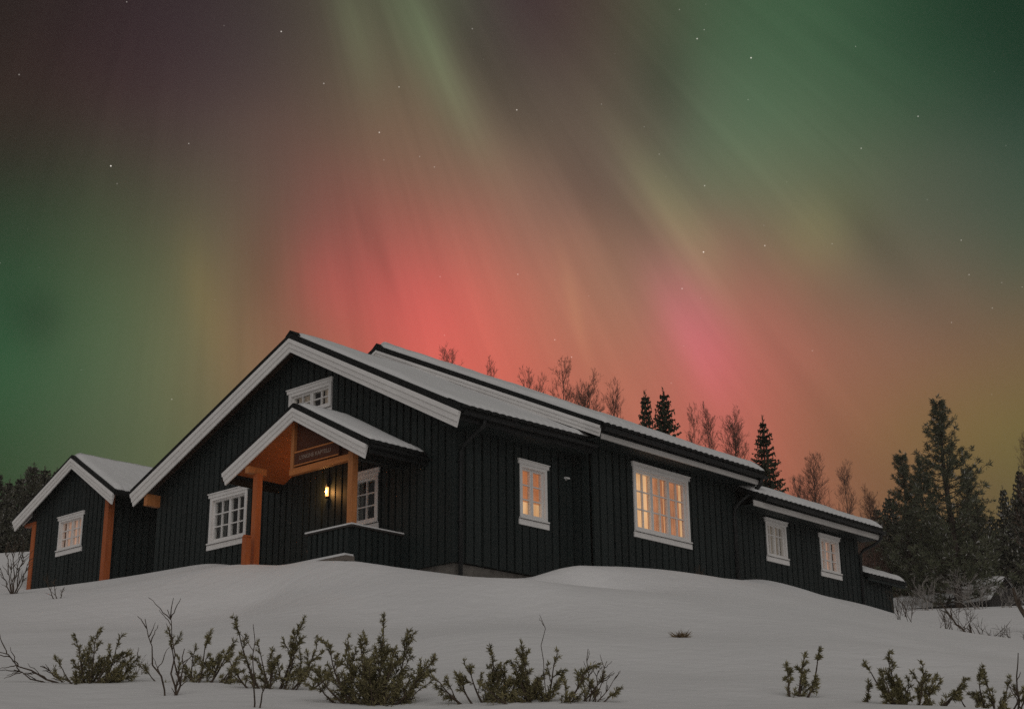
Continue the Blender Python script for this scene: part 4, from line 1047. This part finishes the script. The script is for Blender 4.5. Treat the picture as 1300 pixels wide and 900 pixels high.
    LEFT = [(8.64, 34.26, 9.58), (10.99, 37.59, 10.30), (9.29, 33.62, 9.45), (8.52, 31.35, 9.42), (10.88, 34.58, 10.30), (10.20, 32.48, 9.73), (7.70, 30.12, 7.41), (8.71, 30.35, 7.85), (7.18, 30.68, 7.42), (7.31, 32.86, 9.03), (7.81, 35.35, 9.23), (13.78, 37.53, 10.56), (8.13, 37.73, 10.03), (7.53, 28.98, 6.91), (7.06, 29.57, 6.78), (6.4, 30.0, 7.0), (9.6, 31.0, 7.6), (10.6, 31.6, 8.0), (9.9, 29.6, 7.2)]
    for n, (x, y, zt) in enumerate(LEFT):
        g = gz(x, y); plant_tree('forest_tree', FO[(n * 2 + 2) % 3], (x, y, g), max(zt - g, 2.0), 7.0, 'dark conifer in the forest behind the small cabin', 'tree', 'conifers behind the small cabin', r.uniform(0, 6.28), r.uniform(0.95, 1.3))
build_trees()

# ------------------------------------------------------------------ shrubs in the foreground
def spray(fo, st, p, d, L, r, w=1.0, depth=1, droop=0.0):
    """a juniper shoot: woody axis with side shoots, each set with short needles"""
    n = max(4, int(L / 0.03)); q = [p.copy()]; dd = d.normalized()
    for i in range(n):
        dd = (dd + rvec(r, 0.17) + V((0, 0, 0.05 - droop))).normalized(); q.append(q[-1] + dd * L / n)
    st.tube(q, [0.0045 * (1 - 0.8 * i / n) + 0.0012 for i in range(n + 1)], 3, False)
    for i in range(1, n + 1):
        t = (q[i] - q[i - 1]).normalized()
        for k in range(6):
            e = (t * 0.9 + rvec(r, 0.85)).normalized()
            needle_card(fo, q[i - 1].lerp(q[i], r.random()), e, r.uniform(0.020, 0.050) * w, 0.0037 * w, r)
        if depth > 0 and i > n * 0.15 and r.random() < 0.85:
            s = t.cross(rvec(r)).normalized()
            spray(fo, st, q[i], t * 1.0 + s * 0.6, L * r.uniform(0.28, 0.5) * (1.15 - 0.6 * i / n), r, w, depth - 1, droop + 0.09)
def juniper(x, y, label, stems, seed, group='juniper shrubs in the snow', extra=1, low=1.0):
    """stems: list of (bearing offset x right, height, depth, base offset) in metres seen across the slope"""
    r = random.Random(seed); fo = MB(); st = MB()
    g = gz(x, y)
    rt = V((0.74, -0.673, 0)); fw = V((0.673, 0.74, 0))
    more = []
    stems = [(b0, dx * 0.95, h * 0.84 * low, c, L * (0.9 if low == 1 else 0.8)) for (b0, dx, h, c, L) in stems]
    for (b0, dx, h, cnt, L) in stems:
        for k in range(extra): more.append((b0 + r.uniform(-.05, .05), dx * r.uniform(0.6, 1.2) + r.uniform(-.28, .28), h * r.uniform(0.22, 0.66), int(cnt * 0.6), L * 0.9))
    for (b0, dx, h, cnt, L) in stems + more:
        base = rt * b0 + fw * r.uniform(-0.08, 0.08) + V((0, 0, -0.12))
        tip = rt * (b0 + dx) + fw * r.uniform(-0.12, 0.12) + V((0, 0, h))
        mid = base.lerp(tip, 0.5) + V((0, 0, -0.05)) + rt * dx * 0.22 + rvec(r, 0.03)
        pts = []
        for i in range(9):
            t = i / 8; pts.append(base * (1 - t) ** 2 + mid * 2 * t * (1 - t) + tip * t * t)
        st.tube(pts, [0.012 * (1 - 0.8 * i / 8) + 0.002 for i in range(9)], 5, False)
        axis = (tip - base).normalized()
        for k in range(int(cnt * 0.62)):
            t = r.uniform(0.10, 1.0); i = min(int(t * 8), 7); p = pts[i].lerp(pts[i + 1], t * 8 - i)
            s = axis.cross(rvec(r)).normalized()
            spray(fo, st, p, axis * 0.8 + s * r.uniform(0.3, 1.0) + V((0, 0, 0.15)), L * 1.35 * r.uniform(0.6, 1.2) * (1.25 - 0.7 * t), r, 1.0, 1)
        spray(fo, st, pts[-1], axis, L * 0.9, r, 1.0, 1)
    o = empty('juniper_shrub', (x, y, g), label, 'shrub', group)
    st.build('stems', 'shrub_bark', o, fix=False); fo.build('needles', 'juniper_needles', o, fix=False)
    return o
def bare_bush(x, y, label, twigs, seed, name='bare_shrub', group=None, rad=0.008, m='shrub_bark', side=5, cat='shrub', lev=1, base_r=0.05):
    """twigs: (dx, h) tips seen across the slope"""
    r = random.Random(seed); g = gz(x, y); k = MB()
    rt = V((0.74, -0.673, 0)); fw = V((0.673, 0.74, 0))
    def twig(p, tip, rd, lev):
        n = 6; q = []
        for i in range(n + 1):
            t = i / n; q.append(p.lerp(tip, t) + (rvec(r, 0.035 * (tip - p).length) if 0 < i else V((0, 0, 0))))
        k.tube(q, [rd * (1 - 0.75 * i / n) + 0.001 for i in range(n + 1)], 4, False)
        if lev > 0:
            L = (tip - p).length; d = (tip - p).normalized()
            for j in range(side):
                t = r.uniform(0.3, 0.95); i = min(int(t * n), n - 1); s = q[i].lerp(q[i + 1], t * n - i)
                e = (d * 0.8 + d.cross(rvec(r)).normalized() * 0.65).normalized()
                twig(s, s + e * L * r.uniform(0.15, 0.32), rd * 0.5, lev - 1)
    for dx, h in twigs:
        b = rvec(r, base_r); b.z = -0.08
        twig(b, rt * dx + fw * r.uniform(-0.1, 0.1) * abs(h) + V((0, 0, h)), rad, lev)
    o = k.build(name, m, fix=False); o.location = (x, y, g)
    return tag(o, label, cat, group)
def build_shrubs():
    juniper(-12.43, -7.34, 'compact leafy juniper at far left with a long bare branch reaching left', [(0.0, 0.02, 0.46, 16, .20), (0.05, 0.20, 0.36, 14, .18), (0.0, -0.12, 0.36, 14, .18), (0.05, 0.30, 0.18, 10, .16), (0, -0.25, 0.14, 8, .15)], 1)
    juniper(-11.69, -7.98, 'thin upright juniper clump right of the bare forked sapling', [(-0.05, -0.16, 0.40, 8, .17), (0.05, 0.05, 0.42, 10, .18), (0.1, 0.22, 0.36, 10, .17), (0.0, -0.02, 0.25, 8, .16), (0.1, 0.30, 0.2, 6, .15)], 2)
    juniper(-11.56, -8.99, 'spreading juniper with one arched stem in the left foreground', [(0.0, -0.30, 0.62, 9, .15), (0.05, 0.22, 0.60, 12, .18), (0.1, 0.34, 0.38, 14, .18), (0.1, 0.14, 0.36, 10, .18), (0.0, 0.02, 0.30, 8, .15)], 3)
    juniper(-11.90, -10.78, 'tallest dense juniper with pointed top in the central foreground', [(0.05, 0.06, 0.72, 22, .20), (0.08, 0.22, 0.55, 18, .20), (0.0, -0.08, 0.52, 18, .20), (0.1, 0.34, 0.32, 12, .18), (0.05, 0.12, 0.35, 16, .2)], 4)
    juniper(-11.83, -10.63, 'low juniper leaning left beside the tallest one', [(0.0, -0.30, 0.46, 12, .17), (0.0, -0.14, 0.48, 14, .18), (0.02, -0.42, 0.26, 10, .16), (0.0, 0.05, 0.36, 12, .17)], 5)
    juniper(-11.35, -11.66, 'middle juniper of two bushy ones below the big lit window', [(0.0, 0.02, 0.60, 16, .18), (0.0, -0.18, 0.40, 9, .16), (0.06, 0.16, 0.44, 14, .18), (-0.1, -0.34, 0.30, 6, .14)], 6, low=0.6)
    juniper(-11.14, -12.04, 'bushy juniper with ragged right side below the narrow lit window', [(-0.1, -0.06, 0.60, 16, .18), (0.0, 0.10, 0.52, 14, .18), (0.05, 0.30, 0.40, 12, .18), (0.0, -0.2, 0.36, 10, .17), (0.1, 0.36, 0.22, 8, .16)], 7, low=0.62)
    juniper(-9.05, -13.14, 'small single juniper shoot bent over to the right', [(-0.05, 0.02, 0.24, 9, .12), (0.0, 0.10, 0.34, 10, .11), (0.0, 0.24, 0.44, 8, .08), (-0.03, 0.14, 0.2, 6, .10)], 8, extra=0)
    juniper(-9.02, -13.80, 'tiny juniper tip poking out at the bottom edge', [(0.0, 0.02, 0.12, 6, .08)], 9, extra=0)
    juniper(-9.13, -14.21, 'bushy juniper with pointed top in the right foreground', [(0.0, -0.06, 0.52, 14, .16), (0.0, -0.26, 0.42, 6, .12), (0.05, 0.10, 0.32, 12, .16), (0.05, 0.24, 0.26, 10, .15), (0.0, -0.18, 0.24, 8, .15), (0.1, 0.36, 0.22, 6, .12)], 10, low=0.72)
    juniper(-8.64, -14.73, 'juniper with thin bare stick at the right edge', [(0.0, 0.0, 0.40, 10, .14), (0.0, -0.12, 0.28, 8, .14), (0.05, 0.10, 0.26, 8, .14)], 11, low=0.75)
    bare_bush(-12.50, -7.24, 'bare crooked branch lying left of the compact leafy juniper', [(-0.80, 0.30), (-0.62, 0.12), (-0.35, 0.16)], 21, 'bare_branch', rad=0.011, side=7, cat='branch')
    bare_bush(-12.63, -8.99, 'tall bare forked sapling with thick base in the left foreground', [(-0.10, 0.78), (-0.26, 0.66), (0.10, 0.40), (0.06, 0.22)], 22, 'bare_sapling', rad=0.010, side=5, cat='sapling')
    bare_bush(-12.80, -10.38, 'thin upright bare stem under the spreading juniper', [(0.0, 0.66), (0.10, 0.30)], 23, 'bare_sapling', rad=0.007, side=3, cat='sapling')
    bare_bush(-10.87, -12.34, 'small reddish bare bush at the bottom right of the juniper group', [(-0.02, 0.42), (0.14, 0.32), (0.20, 0.20), (-0.10, 0.22), (0.05, 0.26)], 24, rad=0.006, side=7)
    bare_bush(-8.52, -14.92, 'thick bare stick rising at the right edge of the picture', [(0.02, 0.48), (0.16, 0.30), (-0.06, 0.22)], 25, 'bare_sapling', rad=0.010, side=3, cat='sapling')
    bare_bush(-11.16, -12.10, 'single thin straight twig above the bushy junipers', [(-0.05, 0.70)], 26, 'bare_twig', rad=0.004, side=1, cat='twig')
    bare_bush(-4.53, 6.73, 'small dry bush with brown leaves in front of the small cabin', [(-0.3, 0.42), (0.25, -0.5), (0.1, 0.2), (-0.1, 0.35), (0.35, -0.3)], 27, rad=0.012, side=7)
    bare_bush(-3.65, 10.04, 'tangled bare bush left of the small cabin', [(-0.25, 1.1), (-0.1, 1.3), (0.15, 1.15), (0.3, 0.8), (-0.35, 0.6), (0.05, 0.9), (0.22, 0.4), (-0.15, 0.8)], 28, rad=0.016, side=8)
    bare_bush(-11.55, -6.82, 'faint tuft of thin stalks between the left junipers', [(-0.1, 0.22), (0.0, 0.28), (0.08, 0.20), (0.14, 0.12), (-0.16, 0.1)], 29, rad=0.003, side=4)
    bare_bush(-10.6, -4.9, 'tiny twig in the snow above the leafy left juniper', [(-0.1, 0.10), (0.06, 0.14), (0.1, 0.05)], 30, rad=0.004, side=4)
    bare_bush(7.30, -0.62, 'small dry plant against the black wall right of the large lit window', [(-0.12, 0.20), (0.0, 0.30), (0.12, 0.22), (0.05, 0.12)], 31, rad=0.008, side=7)
    # grass tuft
    r = random.Random(9); k = MB()
    for i in range(120):
        a = r.uniform(0, 2 * PI); L = r.uniform(0.08, 0.2); d = V((math.cos(a), math.sin(a), r.uniform(0.3, 1.0)))
        needle_card(k, V((r.uniform(-.06, .06), r.uniform(-.06, .06), -0.02)), d, L, 0.006, r)
    o = k.build('grass_tuft', 'dry_grass', fix=False); o.location = (-4.21, -8.40, gz(-4.21, -8.40)); tag(o, 'small brown grass tuft alone on the open snow', 'grass tuft')
    # right hand side: frosted bushes, stalks and snags
    def many(n, w, h, s):
        q = random.Random(s); return [(q.uniform(-w, w), h * q.uniform(0.45, 1.0)) for _ in range(n)]
    bare_bush(28.48, 3.05, 'frosted bare bush between the annex and the far hut', many(14, 0.8, 1.3, 1), 41, rad=0.014, m='frosted_twigs', side=9, lev=2, base_r=0.5)
    bare_bush(27.2, 4.3, 'frosted bare bush close to the annex corner', many(14, 0.7, 1.1, 2), 42, rad=0.013, m='frosted_twigs', side=8, lev=2, base_r=0.4)
    bare_bush(30.0, 2.2, 'lower frosted bush in front of the far hut roof', many(12, 0.8, 0.9, 3), 43, rad=0.012, m='frosted_twigs', side=8, lev=2, base_r=0.5)
    G = 'thin dry stalks in the snow right of the house'
    for n, (x, y, wd, h, c, lab) in enumerate([(12.59, -2.81, 0.35, 0.9, 8, 'leftmost clump of thin stalks by the annex'), (13.32, -3.56, 0.5, 1.1, 10, 'clump of thin stalks left of the leaning dead branch'),
                                   (11.40, -5.89, 0.4, 0.55, 9, 'reddish clump of low stalks at the right'), (14.05, -4.35, 0.5, 0.75, 10, 'clump of low stalks right of the leaning dead branch'),
                                   (17.0, -2.2, 0.7, 0.9, 12, 'far clump of stalks below the far hut'), (20.5, 1.5, 0.5, 1.2, 10, 'far clump of stalks beside the frosted bushes')]):
        bare_bush(x, y, lab, many(c, wd, h, 60 + n), 50 + n, 'dry_stalks', G, rad=0.008, side=4, cat='stalks', lev=1, base_r=0.35)
    bare_bush(14.6, -3.55, 'dark dead branch leaning left in the snow', [(-0.75, 0.95), (-0.05, 0.35)], 45, 'dead_branch', rad=0.045, side=4, cat='branch', lev=1)
    bare_bush(21.0, -2.3, 'dark broken snag leaning in front of the far hut', [(-0.42, 1.35)], 46, 'dead_snag', rad=0.13, side=2, cat='tree stump', lev=1)
build_shrubs()

# ------------------------------------------------------------------ far hut on the right
def build_far_hut():
    def hut(x, y, rz, L, W, hw, hr, label, seed):
        g = gz(x, y); s = empty('far_hut', (x, y, g - 0.4), label, 'hut', rz=rz)
        hw += 0.4; hr += 0.4
        k = MB(); k.prism([(-W / 2, 0), (W / 2, 0), (W / 2, hw), (0, hr), (-W / 2, hw)], -L / 2, L / 2); k.build('wall', 'old_timber', s)
        for sg in (-1, 1):
            roof = slope_slab(-L / 2 - .12, L / 2 + .12, 0, hr + 0.02, sg * (W / 2 + .2), hw - .12, hw - .12, 0.07, 'roof', s, 'old_timber')
            snow_sheet(-L / 2 - .12, L / 2 + .12, 0, hr + .09, sg * (W / 2 + .2), hw - .05, hw - .05, 0.10, roof, seed + sg, back0=0.02, lowvar=0.15, step=0.25)
    hut(36.65, 7.05, math.radians(-98), 3.4, 2.2, 0.12, 1.08, 'far grey hut with snowy gable roof in front of the forest', 5)
    hut(34.9, 8.3, math.radians(-75), 2.2, 1.8, 0.05, 0.55, 'low snow buried shed left of the far hut', 9)
build_far_hut()

# ------------------------------------------------------------------ thin night haze
def build_haze():
    k = MB(); k.box(-30, 64, -32, 50, -14, 21.5)
    m = bpy.data.materials.new('haze'); m.use_nodes = True; m.node_tree.nodes.clear(); N = NT(m.node_tree)
    v = N.node('ShaderNodeVolumePrincipled'); v.inputs['Color'].default_value = (0.9, 0.85, 0.8, 1); v.inputs['Density'].default_value = 0.0008; v.inputs['Anisotropy'].default_value = 0.0
    o = N.node('ShaderNodeOutputMaterial'); N.l.new(v.outputs[0], o.inputs['Volume']); MAT['haze'] = m
    tag(k.build('haze', 'haze'), kind='stuff', label='thin night haze between the trees')
build_haze()
